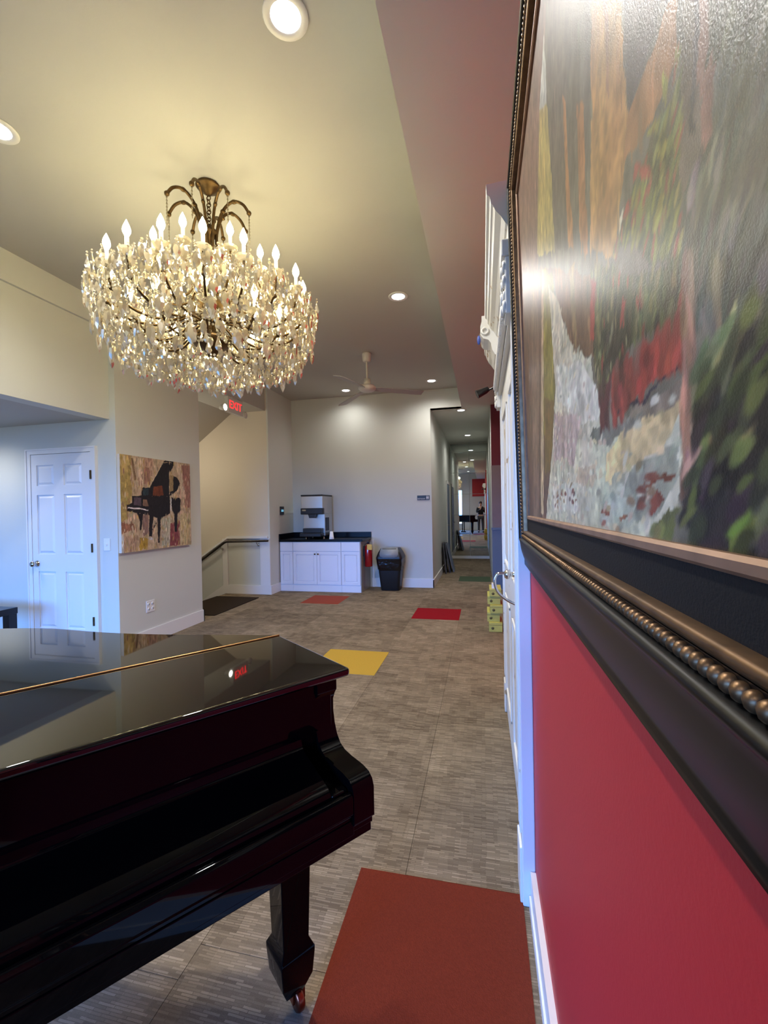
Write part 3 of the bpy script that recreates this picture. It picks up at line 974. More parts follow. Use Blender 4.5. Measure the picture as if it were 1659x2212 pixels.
# ------------------------------------------------------------------ flat prints, as blotches of colour
BIG=[
 ((112,102,84),[(-1,-1),(2,-1),(2,2),(-1,2)]),
 ((128,100,84),[(0.112,1.426),(0.434,0.931),(0.251,0.521),(-0.108,0.751)]),
 ((196,198,184),[(0.409,0.912),(0.41,0.838),(0.415,0.759),(0.343,0.846)]),
 ((178,158,92),[(0.345,0.847),(0.418,0.759),(0.44,0.578),(0.431,0.483),(0.27,0.608)]),
 ((104,95,80),[(0.456,0.977),(0.644,0.659),(0.629,0.51),(0.577,0.37),(0.437,0.479),(0.416,0.787)]),
 ((172,118,70),[(0.515,0.663),(0.53,0.634),(0.539,0.404),(0.515,0.423)]),
 ((168,114,72),[(0.578,0.572),(0.607,0.537),(0.603,0.35),(0.576,0.371)]),
 ((184,134,80),[(0.653,0.645),(0.711,0.547),(0.718,0.385),(0.709,0.353),(0.682,0.292),(0.609,0.345),(0.63,0.518)]),
 ((150,105,70),[(0.683,0.595),(0.69,0.583),(0.68,0.454),(0.673,0.464)]),
 ((92,80,74),[(0.717,0.537),(0.792,0.411),(0.721,0.385),(0.718,0.412)]),
 ((172,118,76),[(0.803,0.393),(0.799,0.368),(0.796,0.335),(0.76,0.329),(0.709,0.351),(0.717,0.382),(0.786,0.387)]),
 ((92,90,62),[(0.795,0.339),(0.781,0.322),(0.758,0.332),(0.739,0.32),(0.705,0.304),(0.678,0.292),(0.792,0.203),(0.796,0.308)]),
 ((168,156,76),[(0.774,0.354),(0.781,0.345),(0.782,0.326),(0.775,0.327)]),
 ((165,152,78),[(0.79,0.343),(0.794,0.332),(0.79,0.32),(0.787,0.325)]),
 ((160,148,72),[(0.765,0.332),(0.767,0.325),(0.755,0.327),(0.752,0.332)]),
 ((150,140,70),[(0.772,0.305),(0.781,0.294),(0.777,0.289),(0.761,0.304)]),
 ((165,80,66),[(0.731,0.323),(0.754,0.305),(0.755,0.292),(0.726,0.314)]),
 ((165,72,60),[(0.711,0.313),(0.728,0.299),(0.717,0.293),(0.698,0.304)]),
 ((200,185,150),[(0.695,0.312),(0.706,0.314),(0.699,0.301),(0.692,0.299)]),
 ((150,138,70),[(0.763,0.261),(0.773,0.258),(0.759,0.24),(0.753,0.245)]),
 ((122,104,84),[(0.801,0.395),(0.817,0.369),(0.815,0.246),(0.794,0.238)]),
 ((146,104,84),[(0.817,0.369),(0.827,0.352),(0.826,0.248),(0.815,0.245)]),
 ((90,78,72),[(0.811,0.379),(0.816,0.369),(0.814,0.27),(0.808,0.277)]),
 ((98,92,74),[(0.831,0.399),(0.912,0.239),(0.909,0.093),(0.79,0.163),(0.794,0.238),(0.816,0.245),(0.826,0.248)]),
 ((118,112,84),[(0.836,0.249),(0.84,0.243),(0.817,0.234),(0.81,0.236)]),
 ((125,118,92),[(0.854,0.197),(0.855,0.187),(0.821,0.186),(0.819,0.196)]),
 ((104,78,60),[(-0.01,0.776),(0.422,0.462),(0.318,-0.003),(-0.155,-0.023)]),
 ((128,100,78),[(0.182,0.636),(0.281,0.564),(0.167,-0.002),(0.077,-0.005)]),
 ((132,116,52),[(0.322,0.534),(0.408,0.46),(0.427,0.295),(0.385,0.229),(0.362,0.174),(0.239,0.201)]),
 ((190,160,120),[(0.311,0.542),(0.333,0.526),(0.237,0.008),(0.2,0.007)]),
 ((120,92,48),[(0.291,0.273),(0.386,0.235),(0.345,0.113),(0.27,0.105)]),
 ((122,88,62),[(0.41,0.47),(0.62,0.317),(0.625,0.209),(0.526,0.257),(0.445,0.379)]),
 ((140,110,72),[(0.518,0.392),(0.541,0.375),(0.542,0.261),(0.527,0.268)]),
 ((88,84,52),[(0.61,0.325),(0.792,0.193),(0.79,0.161),(0.708,0.175),(0.668,0.172),(0.626,0.163),(0.609,0.205)]),
 ((165,64,50),[(0.611,0.312),(0.629,0.3),(0.617,0.235),(0.598,0.241)]),
 ((160,60,50),[(0.696,0.238),(0.704,0.228),(0.691,0.191),(0.683,0.193)]),
 ((66,62,44),[(0.633,0.242),(0.719,0.197),(0.702,0.178),(0.636,0.169)]),
 ((206,192,158),[(0.37,0.468),(0.415,0.418),(0.445,0.379),(0.52,0.274),(0.592,0.216),(0.626,0.163),(0.632,0.124),(0.65,0.109),(0.785,0.103),(0.784,0.046),(0.773,0.021),(0.741,-0.004),(0.247,-0.021),(0.357,0.143),(0.402,0.253)]),
 ((220,210,182),[(0.42,0.287),(0.573,0.22),(0.616,0.169),(0.623,0.134),(0.551,0.141),(0.41,0.221)]),
 ((196,168,150),[(0.381,0.206),(0.552,0.154),(0.506,0.098),(0.368,0.123)]),
 ((152,64,52),[(0.664,0.174),(0.79,0.16),(0.788,0.125),(0.664,0.123)]),
 ((178,66,56),[(0.725,0.163),(0.751,0.158),(0.747,0.128),(0.714,0.13)]),
 ((122,48,44),[(0.667,0.166),(0.694,0.163),(0.684,0.126),(0.666,0.124)]),
 ((84,40,44),[(0.625,0.167),(0.66,0.17),(0.654,0.121),(0.628,0.125)]),
 ((150,110,96),[(0.658,0.149),(0.665,0.147),(0.668,0.124),(0.655,0.126)]),
 ((52,44,56),[(0.664,0.125),(0.788,0.126),(0.788,0.122),(0.668,0.121)]),
 ((138,120,98),[(0.668,0.121),(0.788,0.122),(0.787,0.103),(0.732,0.105),(0.641,0.11),(0.649,0.122)]),
 ((126,122,104),[(0.601,0.128),(0.646,0.123),(0.732,0.105),(0.689,0.101),(0.64,0.099),(0.587,0.111)]),
 ((226,192,136),[(0.639,0.095),(0.696,0.098),(0.732,0.102),(0.783,0.102),(0.774,0.081),(0.719,0.068),(0.663,0.066),(0.631,0.058)]),
 ((214,188,150),[(0.529,0.083),(0.602,0.08),(0.593,0.055),(0.51,0.063)]),
 ((166,160,132),[(0.724,0.067),(0.781,0.07),(0.784,0.046),(0.752,0.023),(0.658,0.008),(0.696,0.056)]),
 ((188,182,154),[(0.634,0.039),(0.714,0.043),(0.696,0.013),(0.61,0.001)]),
 ((220,208,178),[(0.346,0.075),(0.493,0.062),(0.522,0.024),(0.322,0.017)]),
 ((132,72,50),[(0.73,0.05),(0.744,0.05),(0.776,0.047),(0.768,0.042),(0.734,0.046)]),
 ((134,70,52),[(0.733,0.037),(0.749,0.039),(0.76,0.03),(0.732,0.026)]),
 ((140,84,60),[(0.62,0.023),(0.642,0.023),(0.637,0.017),(0.617,0.017)]),
 ((150,96,66),[(0.663,0.02),(0.7,0.018),(0.674,0.013)]),
 ((154,112,86),[(0.792,0.193),(0.806,0.182),(0.798,0.103),(0.797,0.021),(0.78,0.021),(0.787,0.106)]),
 ((120,78,62),[(0.797,0.1),(0.81,0.097),(0.811,0.073),(0.797,0.068)]),
 ((158,118,88),[(0.813,0.177),(0.824,0.169),(0.82,0.13),(0.812,0.142)]),
 ((44,40,36),[(0.804,0.124),(0.828,0.134),(0.909,0.104),(0.906,-0.002),(0.795,-0.002),(0.79,0.007),(0.782,0.023),(0.799,0.065),(0.795,0.098)]),
 ((104,100,62),[(0.828,0.134),(0.851,0.135),(0.905,0.102),(0.904,0.084),(0.847,0.116),(0.824,0.111),(0.81,0.101)]),
 ((92,98,60),[(0.822,0.131),(0.827,0.123),(0.803,0.104),(0.796,0.102),(0.803,0.121)]),
 ((128,134,56),[(0.856,0.109),(0.844,0.101),(0.855,0.096)]),
 ((132,138,54),[(0.845,0.092),(0.835,0.084),(0.838,0.079),(0.846,0.085)]),
 ((122,116,64),[(0.83,0.048),(0.834,0.055),(0.854,0.063),(0.853,0.049),(0.84,0.051)]),
 ((96,96,52),[(0.798,0.07),(0.825,0.066),(0.821,0.046),(0.803,0.041),(0.793,0.054)]),
 ((150,100,70),[(0.811,0.081),(0.819,0.08),(0.822,0.067),(0.81,0.069)]),
 ((128,124,58),[(0.819,0.014),(0.827,0.026),(0.841,0.032),(0.853,0.045),(0.853,0.03),(0.834,0.009),(0.822,0.007)]),
 ((118,112,62),[(0.737,0.001),(0.751,0.015),(0.765,0.025),(0.778,0.012),(0.764,-0.002)]),
 ((70,48,58),[(0.796,0.05),(0.814,0.038),(0.806,0.013),(0.797,0.017)]),
]
SMALL=[
 ((182,160,132),[(-1,-1),(2,-1),(2,2),(-1,2)]),
 ((166,144,88),[(-0.012,1.002),(0.132,1.004),(0.135,0.62),(0.076,0.346),(-0.03,0.296)]),
 ((186,160,104),[(0.018,0.99),(0.113,0.996),(0.108,0.837),(0.025,0.776)]),
 ((176,144,124),[(0.287,0.995),(0.423,1.005),(0.41,0.805),(0.289,0.819)]),
 ((150,112,96),[(0.298,0.894),(0.362,0.894),(0.385,0.71),(0.292,0.705)]),
 ((130,104,78),[(0.135,0.977),(0.158,0.974),(0.198,0.767),(0.171,0.732)]),
 ((200,176,150),[(0.21,0.958),(0.286,0.966),(0.278,0.682),(0.203,0.678)]),
 ((150,108,94),[(0.85,0.966),(1.014,0.982),(0.998,0.466),(0.915,0.453),(0.871,0.775)]),
 ((200,178,152),[(0.738,0.986),(0.85,0.979),(0.919,0.583),(0.83,0.594),(0.827,0.811)]),
 ((176,170,150),[(0.532,0.322),(0.662,0.367),(0.66,0.022),(0.516,0.011)]),
 ((130,70,72),[(0.659,0.269),(0.812,0.294),(0.803,0.008),(0.643,0.011)]),
 ((190,172,130),[(0.823,0.389),(0.986,0.387),(0.975,0.006),(0.812,0.014)]),
 ((150,104,82),[(-0.006,0.306),(0.152,0.289),(0.164,0.222),(0.01,0.199)]),
 ((168,136,60),[(0.222,0.14),(0.333,0.126),(0.322,0.006),(0.211,0.012)]),
 ((178,150,124),[(0.034,0.186),(0.202,0.164),(0.198,0.008),(0.03,0.015)]),
 ((196,198,200),[(-0.009,0.2),(0.028,0.176),(0.023,-0.001),(-0.008,0.003)]),
 ((130,104,96),[(0.262,0.375),(0.347,0.373),(0.334,0.166),(0.263,0.16)]),
 ((196,180,150),[(0.356,0.691),(0.551,0.966),(0.567,0.962),(0.377,0.686)]),
 ((32,30,34),[(0.567,0.971),(0.726,0.988),(0.733,0.954),(0.694,0.901),(0.655,0.848),(0.652,0.589),(0.254,0.573),(0.264,0.664),(0.285,0.676),(0.37,0.677)]),
 ((110,60,40),[(0.421,0.689),(0.551,0.707),(0.564,0.593),(0.411,0.589)]),
 ((44,58,66),[(0.277,0.665),(0.355,0.668),(0.346,0.593),(0.275,0.585)]),
 ((32,30,34),[(0.721,0.834),(0.784,0.807),(0.826,0.747),(0.78,0.662),(0.694,0.609),(0.652,0.595)]),
 ((150,128,92),[(0.663,0.842),(0.721,0.828),(0.716,0.659),(0.657,0.639)]),
 ((32,30,34),[(0.137,0.584),(0.66,0.586),(0.658,0.386),(0.549,0.351),(0.532,0.322),(0.434,0.354),(0.39,0.373),(0.072,0.422),(0.074,0.487),(0.135,0.504)]),
 ((84,72,82),[(0.16,0.565),(0.254,0.567),(0.251,0.477),(0.158,0.488)]),
 ((130,100,84),[(0.274,0.545),(0.323,0.546),(0.35,0.472),(0.272,0.477)]),
 ((222,214,214),[(0.086,0.466),(0.224,0.455),(0.349,0.434),(0.341,0.425),(0.21,0.441),(0.085,0.455)]),
 ((206,206,204),[(0.663,0.565),(0.684,0.565),(0.68,0.416),(0.663,0.417)]),
 ((32,30,34),[(0.684,0.581),(0.833,0.571),(0.824,0.421),(0.789,0.39),(0.72,0.391),(0.688,0.435)]),
 ((32,30,34),[(0.721,0.397),(0.78,0.396),(0.761,0.17),(0.722,0.172)]),
 ((32,30,34),[(0.195,0.404),(0.27,0.398),(0.26,0.285),(0.244,0.218),(0.224,0.219),(0.233,0.314)]),
 ((32,30,34),[(0.355,0.396),(0.421,0.395),(0.384,0.14),(0.344,0.143)]),
 ((32,30,34),[(0.464,0.347),(0.517,0.334),(0.494,0.061),(0.471,0.063)]),
 ((32,30,34),[(0.448,0.307),(0.459,0.294),(0.408,0.208),(0.393,0.215)]),
 ((180,178,176),[(0.34,0.137),(0.405,0.127),(0.405,0.103),(0.354,0.107)]),
 ((32,30,34),[(0.595,0.996),(0.722,1.006),(0.726,0.988),(0.567,0.971)]),
]


def vnoise(sx, sy, nx, ny, seed):
    """smooth value noise sampled on an nx x ny grid with sx x sy cells"""
    r = np.random.default_rng(seed)
    g = r.random((sy + 2, sx + 2))
    X = np.linspace(0, sx, nx)
    Y = np.linspace(0, sy, ny)
    xi, yi = np.minimum(X.astype(int), sx), np.minimum(Y.astype(int), sy)
    fx, fy = X - xi, Y - yi
    fx, fy = fx * fx * (3 - 2 * fx), fy * fy * (3 - 2 * fy)
    a = g[np.ix_(yi, xi)]
    b = g[np.ix_(yi, xi + 1)]
    c = g[np.ix_(yi + 1, xi)]
    d = g[np.ix_(yi + 1, xi + 1)]
    fx = fx[None, :]
    fy = fy[:, None]
    return (a * (1 - fx) + b * fx) * (1 - fy) + (c * (1 - fx) + d * fx) * fy - 0.5


def dabs(img, lab, n, size, ang, keep, jit, seed, palette=None, mix=0.85):
    """n brush dabs (half length, half width as shares of the sheet) on the areas whose blotch number is in keep"""
    r = np.random.default_rng(seed)
    ny, nx, _ = img.shape
    ok = np.isin(lab, list(keep))
    ys, xs = np.nonzero(ok)
    if len(xs) == 0:
        return
    for _ in range(n):
        q = r.integers(len(xs))
        x, y = xs[q], ys[q]
        L_, W_ = size[0] * nx * r.uniform(0.6, 1.4), size[1] * nx * r.uniform(0.6, 1.4)
        a = math.radians(ang[0] + r.uniform(-1, 1) * ang[1])
        h = int(L_ + W_) + 1
        x0, x1, y0, y1 = max(x - h, 0), min(x + h + 1, nx), max(y - h, 0), min(y + h + 1, ny)
        gx, gy = np.meshgrid(np.arange(x0, x1) - x, np.arange(y0, y1) - y)
        u = gx * math.cos(a) + gy * math.sin(a)
        v = -gx * math.sin(a) + gy * math.cos(a) + 0.12 * u * u / max(L_, 1)
        m = np.clip(1.6 - ((u / L_) ** 2 + (v / W_) ** 2) * 1.6, 0, 1) * mix
        base = np.array(palette[r.integers(len(palette))], float) if palette else img[y, x]
        c = base * (1 + r.normal(0, jit)) * (1 + r.normal(0, jit * 0.22, 3))
        sub = img[y0:y1, x0:x1]
        sub[:] = sub * (1 - m[..., None]) + c * m[..., None]


def paint(ops, nx, ny, warp, stroke, seed, brush=None):
    s = np.linspace(0, 1, nx)[None, :].repeat(ny, 0)
    t = np.linspace(0, 1, ny)[:, None].repeat(nx, 1)
    img = np.zeros((ny, nx, 3))
    lab = np.zeros((ny, nx), int)
    for k, (col, poly) in enumerate(ops):
        wx_ = (vnoise(22, 18, nx, ny, seed + 3 * k) + 0.6 * vnoise(70, 50, nx, ny, seed + 3 * k + 1)) * warp
        wy_ = (vnoise(22, 18, nx, ny, seed + 3 * k + 2) + 0.6 * vnoise(60, 60, nx, ny, seed + 3 * k + 9)) * warp * 1.6
        X, Y = s + wx_, t + wy_
        ins = np.zeros((ny, nx), bool)
        n = len(poly)
        j = n - 1
        for i in range(n):
            xi, yi = poly[i]
            xj, yj = poly[j]
            if yi != yj:
                c = ((yi > Y) != (yj > Y)) & (X < (xj - xi) * (Y - yi) / (yj - yi) + xi)
                ins ^= c
            j = i
        tone = 1 + stroke * (vnoise(70, 30, nx, ny, seed + 777 + k) + 0.8 * vnoise(180, 110, nx, ny, seed + 991 + k))
        hue = 1 + 0.12 * stroke * np.stack([vnoise(30, 20, nx, ny, seed + 51 * k + c) for c in range(3)], -1)
        c = np.array(col)[None, None, :] * tone[:, :, None] * hue
        img[ins] = c[ins]
        lab[ins] = k
    for k, bspec in enumerate(brush or []):
        dabs(img, lab, *bspec, seed=seed + 5000 + k) if len(bspec) == 5 else dabs(img, lab, *bspec[:5], seed=seed + 5000 + k, palette=bspec[5])
    img = np.clip(img, 4, 250) / 255.0
    return np.where(img <= 0.04045, img / 12.92, ((img + 0.055) / 1.055) ** 2.4)


def painted_sheet(name, mat, parent, ops, nx, ny, fn, warp, stroke, seed, gain=1.0, brush=None):
    img = paint(ops, nx, ny, warp, stroke, seed, brush) * gain
    l = parent_world(parent)
    vs = [tuple(Vector(fn(i / (nx - 1), j / (ny - 1))) - l) for j in range(ny) for i in range(nx)]
    fs = [(j * nx + i, j * nx + i + 1, (j + 1) * nx + i + 1, (j + 1) * nx + i) for j in range(ny - 1) for i in range(nx - 1)]
    me = bpy.data.meshes.new(name)
    me.from_pydata(vs, [], fs)
    at = me.color_attributes.new('paint', 'FLOAT_COLOR', 'POINT')
    rgba = np.ones((ny * nx, 4), np.float32)
    rgba[:, :3] = img.reshape(-1, 3)
    at.data.foreach_set('color', rgba.ravel())
    me.materials.append(MATS[mat])
    o = bpy.data.objects.new(name, me)
    COL.objects.link(o)
    o.parent = parent
    return o


# which blotches are upper trees, leaves, lane, house, plants
_nA = 26
UPPER, LEAFY, GREY = range(0, 11), (11, 12, 13, 14, 15, 19, 23, 24, 25), (20, 21, 22, 23)
WOODS, THATCH = range(26, 33), (33, 36)
LANE = (37, 38, 39, 46, 47, 48, 49, 50, 51, 52)
HOUSE = (40, 41, 42, 43, 44)
POST = (57, 58, 59)
PLANT = range(60, 72)
BRUSH = [
    (900, (0.016, 0.003), (88, 8), UPPER, 0.10), (500, (0.008, 0.003), (60, 30), LEAFY, 0.16), (110, (0.008, 0.003), (60, 20), (11, 12, 13, 14, 15), 0.08, [(150, 142, 70), (120, 118, 66), (160, 148, 88), (150, 78, 64)]),
    (500, (0.012, 0.003), (62, 14), (23, 24, 25), 0.10), (500, (0.014, 0.003), (88, 8), WOODS, 0.14), (420, (0.009, 0.003), (80, 18), THATCH, 0.20), (45, (0.008, 0.0025), (82, 12), THATCH, 0.08, [(160, 62, 50), (124, 118, 60), (160, 146, 100)]),
    (600, (0.008, 0.004), (20, 50), LANE, 0.06), (160, (0.008, 0.0035), (15, 40), LANE, 0.04, [(222, 212, 180), (204, 174, 144), (172, 166, 138), (228, 200, 152)]), (30, (0.010, 0.004), (10, 20), (50, 51, 52), 0.1, [(136, 76, 56), (150, 120, 84)]),
    (260, (0.010, 0.004), (80, 20), HOUSE, 0.10), (260, (0.014, 0.003), (88, 5), POST, 0.10), (420, (0.013, 0.0045), (50, 30), PLANT, 0.16), (50, (0.014, 0.005), (45, 25), (60, 61, 65), 0.10, [(86, 90, 52), (112, 114, 56), (62, 66, 42), (60, 44, 48)]),
]
painted_sheet('canvas', 'oil_canvas', pic, BIG, 430, 400, lambda s, t: fpt(CY1 - (CY1 - CY0) * s, CZ0 + (CZ1 - CZ0) * t, 0.0135), 0.009, 0.30, 5, 0.85, BRUSH)

# ================================================================== PIANO CANVAS ON THE LEFT WALL
pc = thing('canvas_print', 'square canvas print of a black grand piano on beige', 'canvas print', (XL, 4.2, 1.02))
PY0, PY1, PZ0, PZ1 = 3.668, 4.738, 1.02, 2.02
MB().box(XL + 0.001, XL + 0.034, PY0, PY1, PZ0, PZ1).build('stretcher', 'cream_paint', pc)
painted_sheet('printed_front', 'print_canvas', pc, SMALL, 260, 260, lambda s, t: (XL + 0.035, PY0 + (PY1 - PY0) * s, PZ0 + (PZ1 - PZ0) * t), 0.007, 0.24, 41, 1.0, [(700, (0.03, 0.008), (88, 10), range(0, 17), 0.10), (160, (0.03, 0.008), (88, 12), range(0, 17), 0.05, [(206, 190, 164), (150, 116, 98), (176, 150, 92)]), (60, (0.012, 0.006), (80, 30), range(17, 40), 0.3)])

# ================================================================== GRAND PIANO
pia = thing('grand_piano', 'glossy black grand piano with its lid and key cover closed', 'piano', (-0.345, 1.086, 0.0), math.atan2(0.7858, 0.6185))
BENT = [(-0.012, 0.40), (-0.10, 0.492), (-0.22, 0.605), (-0.318, 0.70), (-0.408, 0.80), (-0.488, 0.904), (-0.575, 1.030), (-0.665, 1.126), (-0.745, 1.19),
        (-0.86, 1.255), (-1.0, 1.305), (-1.14, 1.325), (-1.27, 1.305), (-1.37, 1.24), (-1.435, 1.13), (-1.465, 0.98), (-1.468, 0.40)]
bent = [tuple(p)[:2] for p in chain_pts([(a, b, 0) for a, b in BENT], 4)]


def inset(poly, d):
    out = []
    n = len(poly)
    cx_ = sum(p[0] for p in poly) / n
    for i, p in enumerate(poly):
        a, b = Vector(poly[max(i - 1, 0)]), Vector(poly[min(i + 1, n - 1)])
        t = (b - a)
        nr = Vector((-t[1], t[0])).normalized()
        out.append((p[0] + nr[0] * d, p[1] + nr[1] * d))
    return out


def slab(poly, z0, z1):
    n = len(poly)
    mb = MB()
    vs = [(p[0], p[1], z0) for p in poly] + [(p[0], p[1], z1) for p in poly]
    mb.add(vs, [tuple(range(n))[::-1], tuple(range(n, 2 * n))] + [(k, (k + 1) % n, n + (k + 1) % n, n + k) for k in range(n)])
    return mb


def pb(mb, name, mat='black_lacquer', bevel=0.0, parent=None, seg=3):
    o = mb.build(name, mat, parent or pia, world=False, bevel=bevel, seg=seg)
    if bevel:
        for p in o.data.polygons:
            p.use_smooth = True
        wn_ = o.modifiers.new('wn', 'WEIGHTED_NORMAL')
        wn_.keep_sharp = False
    return o


pb(slab([(0.0, 0.0), (-0.008, 0.398), (-1.468, 0.398), (-1.475, 0.0)], 0.979, 1.002), 'lid_front_flap', 'black_lid_lacquer', bevel=0.009)
pb(slab([(-0.012, 0.402)] + bent[1:] + [(-1.468, 0.402)], 0.981, 1.002), 'lid', 'black_lid_lacquer', bevel=0.005)
pb(MB().tube([(-0.012, 0.40, 1.0025), (-1.466, 0.40, 1.0025)], 0.0038, 8), 'hinge', 'brass')
case = [(-0.026, 0.055), (-0.026, 0.385)] + [p for p in inset(bent, 0.022)][2:-1] + [(-1.447, 0.40), (-1.447, 0.055)]
pb(slab(case, 0.70, 0.972), 'case', bevel=0.004)
pb(slab([(-0.03, 0.07), (-0.03, 0.37), (-1.44, 0.37), (-1.44, 0.07)], 0.972, 0.981), 'lid_felt_strip', 'black_satin')
pb(MB().box(-1.452, -0.018, -0.103, 0.42, 0.641, 0.70), 'keybed', bevel=0.003)
CH = [(0.10, 0.968), (0.045, 0.968), (0.045, 0.936), (0.054, 0.924), (0.063, 0.905), (0.063, 0.872), (0.057, 0.842), (0.046, 0.815), (0.030, 0.797), (0.010, 0.788), (-0.02, 0.785), (-0.07, 0.784), (-0.094, 0.779),
      (-0.107, 0.768), (-0.113, 0.752), (-0.113, 0.681), (-0.104, 0.676), (-0.104, 0.66), (0.10, 0.66)]
for (a, b) in ((-0.074, -0.016), (-1.454, -1.396)):
    pb(MB().prism(CH, lambda u, v, q: (q, u, v), a, b), 'cheek', bevel=0.0035)
FB = [(0.056, 0.972), (0.056, 0.835), (0.050, 0.815), (0.034, 0.803), (0.0, 0.793), (-0.045, 0.778), (-0.072, 0.768), (-0.083, 0.757), (-0.086, 0.742), (-0.086, 0.72), (0.07, 0.72), (0.07, 0.972)]
pb(MB().prism(FB, lambda u, v, q: (q, u, v), -1.35, -0.118), 'fallboard', bevel=0.004)
for (a, b) in ((-0.118, -0.074), (-1.396, -1.35)):
    pb(MB().box(a, b, -0.09, 0.05, 0.70, 0.758), 'key_block', bevel=0.006)
KS = [(-0.093, 0.70), (-0.093, 0.748), (-0.097, 0.755), (-0.105, 0.755), (-0.112, 0.748), (-0.112, 0.708), (-0.108, 0.704), (-0.108, 0.70)]
pb(MB().prism(KS, lambda u, v, q: (q, u, v), -1.394, -0.076), 'key_slip', bevel=0.002)
pb(MB().box(-1.40, -0.07, -0.106, -0.10, 0.655, 0.69), 'keybed_strip', bevel=0.002)


def piano_leg(u, v):
    lg = MB()

    def sq(h, z):
        return [(u - h, v - h, z), (u + h, v - h, z), (u + h, v + h, z), (u - h, v + h, z)]
    secs = [(0.054, 0.642), (0.054, 0.60), (0.049, 0.59), (0.039, 0.215), (0.051, 0.19), (0.051, 0.178), (0.046, 0.115), (0.026, 0.062)]
    vs = []
    for h, z in secs:
        vs += sq(h, z)
    fs = [(0, 1, 2, 3), tuple(len(vs) - 4 + k for k in (3, 2, 1, 0))]
    for i in range(len(secs) - 1):
        for k in range(4):
            fs.append((i * 4 + k, (i + 1) * 4 + k, (i + 1) * 4 + (k + 1) % 4, i * 4 + (k + 1) % 4))
    lg.add(vs, fs)
    lo = pb(lg, 'leg', bevel=0.003)
    c = MB()
    c.lathe([(0.0, -0.011), (0.027, -0.011), (0.0305, -0.006), (0.0305, 0.006), (0.027, 0.011), (0.0, 0.011)], (u + 0.014, v - 0.01, 0.031), 18, axis='x')
    c.box(u - 0.005, u + 0.001, v - 0.02, v + 0.012, 0.03, 0.07).box(u + 0.027, u + 0.033, v - 0.02, v + 0.012, 0.03, 0.07).box(u - 0.005, u + 0.033, v - 0.02, v + 0.012, 0.062, 0.072)
    pb(c, 'caster', 'caster_brass', parent=lo)


for q in ((-0.095, 0.19), (-1.375, 0.19), (-1.15, 1.16)):
    piano_leg(*q)
ly = MB()
for du in (-0.08, 0.08):
    ly.box(-0.735 + du - 0.018, -0.735 + du + 0.018, 0.28, 0.32, 0.14, 0.645)
ly.box(-0.89, -0.58, 0.24, 0.36, 0.085, 0.145)
lyre = pb(ly, 'pedal_lyre', bevel=0.004)
for du in (-0.08, 0, 0.08):
    pb(MB().box(-0.735 + du - 0.017, -0.735 + du + 0.017, 0.10, 0.25, 0.092, 0.104), 'pedal', 'brass', bevel=0.003, parent=lyre)

# ================================================================== CHANDELIER
CX, CYc = -1.682, 2.49
cha = thing('chandelier', 'huge crystal chandelier with lit candle bulbs hanging over the piano', 'chandelier', (CX, CYc, 2.2))
BZ = 2.2


def cbuild(mb, name, mat, parent=cha, **k):
    return mb.build(name, mat, parent, world=False, **k)


def zz(z):
    return z - BZ


cbuild(MB().lathe([(0.0, zz(ZC)), (0.072, zz(ZC)), (0.078, zz(ZC) - 0.008), (0.070, zz(ZC) - 0.018), (0.050, zz(ZC) - 0.024), (0.046, zz(ZC) - 0.036), (0.022, zz(ZC) - 0.05), (0.012, zz(ZC) - 0.062), (0, zz(ZC) - 0.064)], n=24), 'canopy', 'old_bronze')
z = ZC - 0.066
k = 0
while z > 3.26:
    rot = Matrix.Rotation(PI / 2, 3, 'X')
    if k % 2:
        rot = Matrix.Rotation(PI / 2, 3, 'Z') @ rot
    cbuild(MB().torus((0, 0, zz(z - 0.014)), 0.014, 0.0035, rot, 12, 6), 'chain_link', 'old_bronze')
    z -= 0.0225
    k += 1
col_prof = [(0.0, 3.27), (0.012, 3.26), (0.02, 3.24), (0.05, 3.22), (0.055, 3.20), (0.022, 3.17), (0.018, 3.08), (0.03, 3.05), (0.045, 3.0), (0.03, 2.95), (0.02, 2.92), (0.02, 2.82), (0.045, 2.79), (0.085, 2.76), (0.09, 2.73), (0.05, 2.70),
            (0.03, 2.66), (0.03, 2.58), (0.06, 2.55), (0.12, 2.53), (0.125, 2.51), (0.10, 2.48), (0.05, 2.46), (0.03, 2.43), (0.02, 2.40), (0.0, 2.37)]
cbuild(MB().lathe([(r, zz(h)) for r, h in col_prof], n=20), 'central_column', 'old_bronze')

# bronze crown curls
cm = MB()
cm.tube(chain_pts([(0.045, 0, zz(3.10)), (0.05, 0, zz(3.22)), (0.085, 0, zz(3.34)), (0.15, 0, zz(3.405)), (0.215, 0, zz(3.39)), (0.255, 0, zz(3.335))], 5), 0.0095, 8)
cm.ball((0.256, 0, zz(3.332)), 0.016)
cm.ball((0.09, 0, zz(3.345)), (0.018, 0.012, 0.014))
cm.ball((0.16, 0, zz(3.405)), (0.02, 0.012, 0.014))
curl_mesh = cm.mesh('crown_curl', 'old_bronze')
sm_ = MB().tube([(0.257, 0, zz(3.32)), (0.257, 0, zz(3.13))], 0.0025, 5)
for q in range(9):
    sm_.ball((0.257, 0, zz(3.31 - 0.02 * q)), 0.006, 6, 4, False)
strand_mesh = sm_.mesh('bead_strand', 'crystal')
for k in range(8):
    a = 2 * PI * (k + 0.3) / 8
    o = bpy.data.objects.new('crown_curl', curl_mesh)
    COL.objects.link(o)
    o.parent = cha
    o.rotation_euler = (0, 0, a)
    s_ = bpy.data.objects.new('bead_strand', strand_mesh)
    COL.objects.link(s_)
    s_.parent = o


def flame(zb):
    return [(a * 1.25, zb + b * 1.25) for a, b in ((0.0, 0), (0.007, 0), (0.0095, 0.006), (0.0155, 0.018), (0.0165, 0.028), (0.0135, 0.042), (0.0075, 0.056), (0.003, 0.066), (0.0, 0.072))]


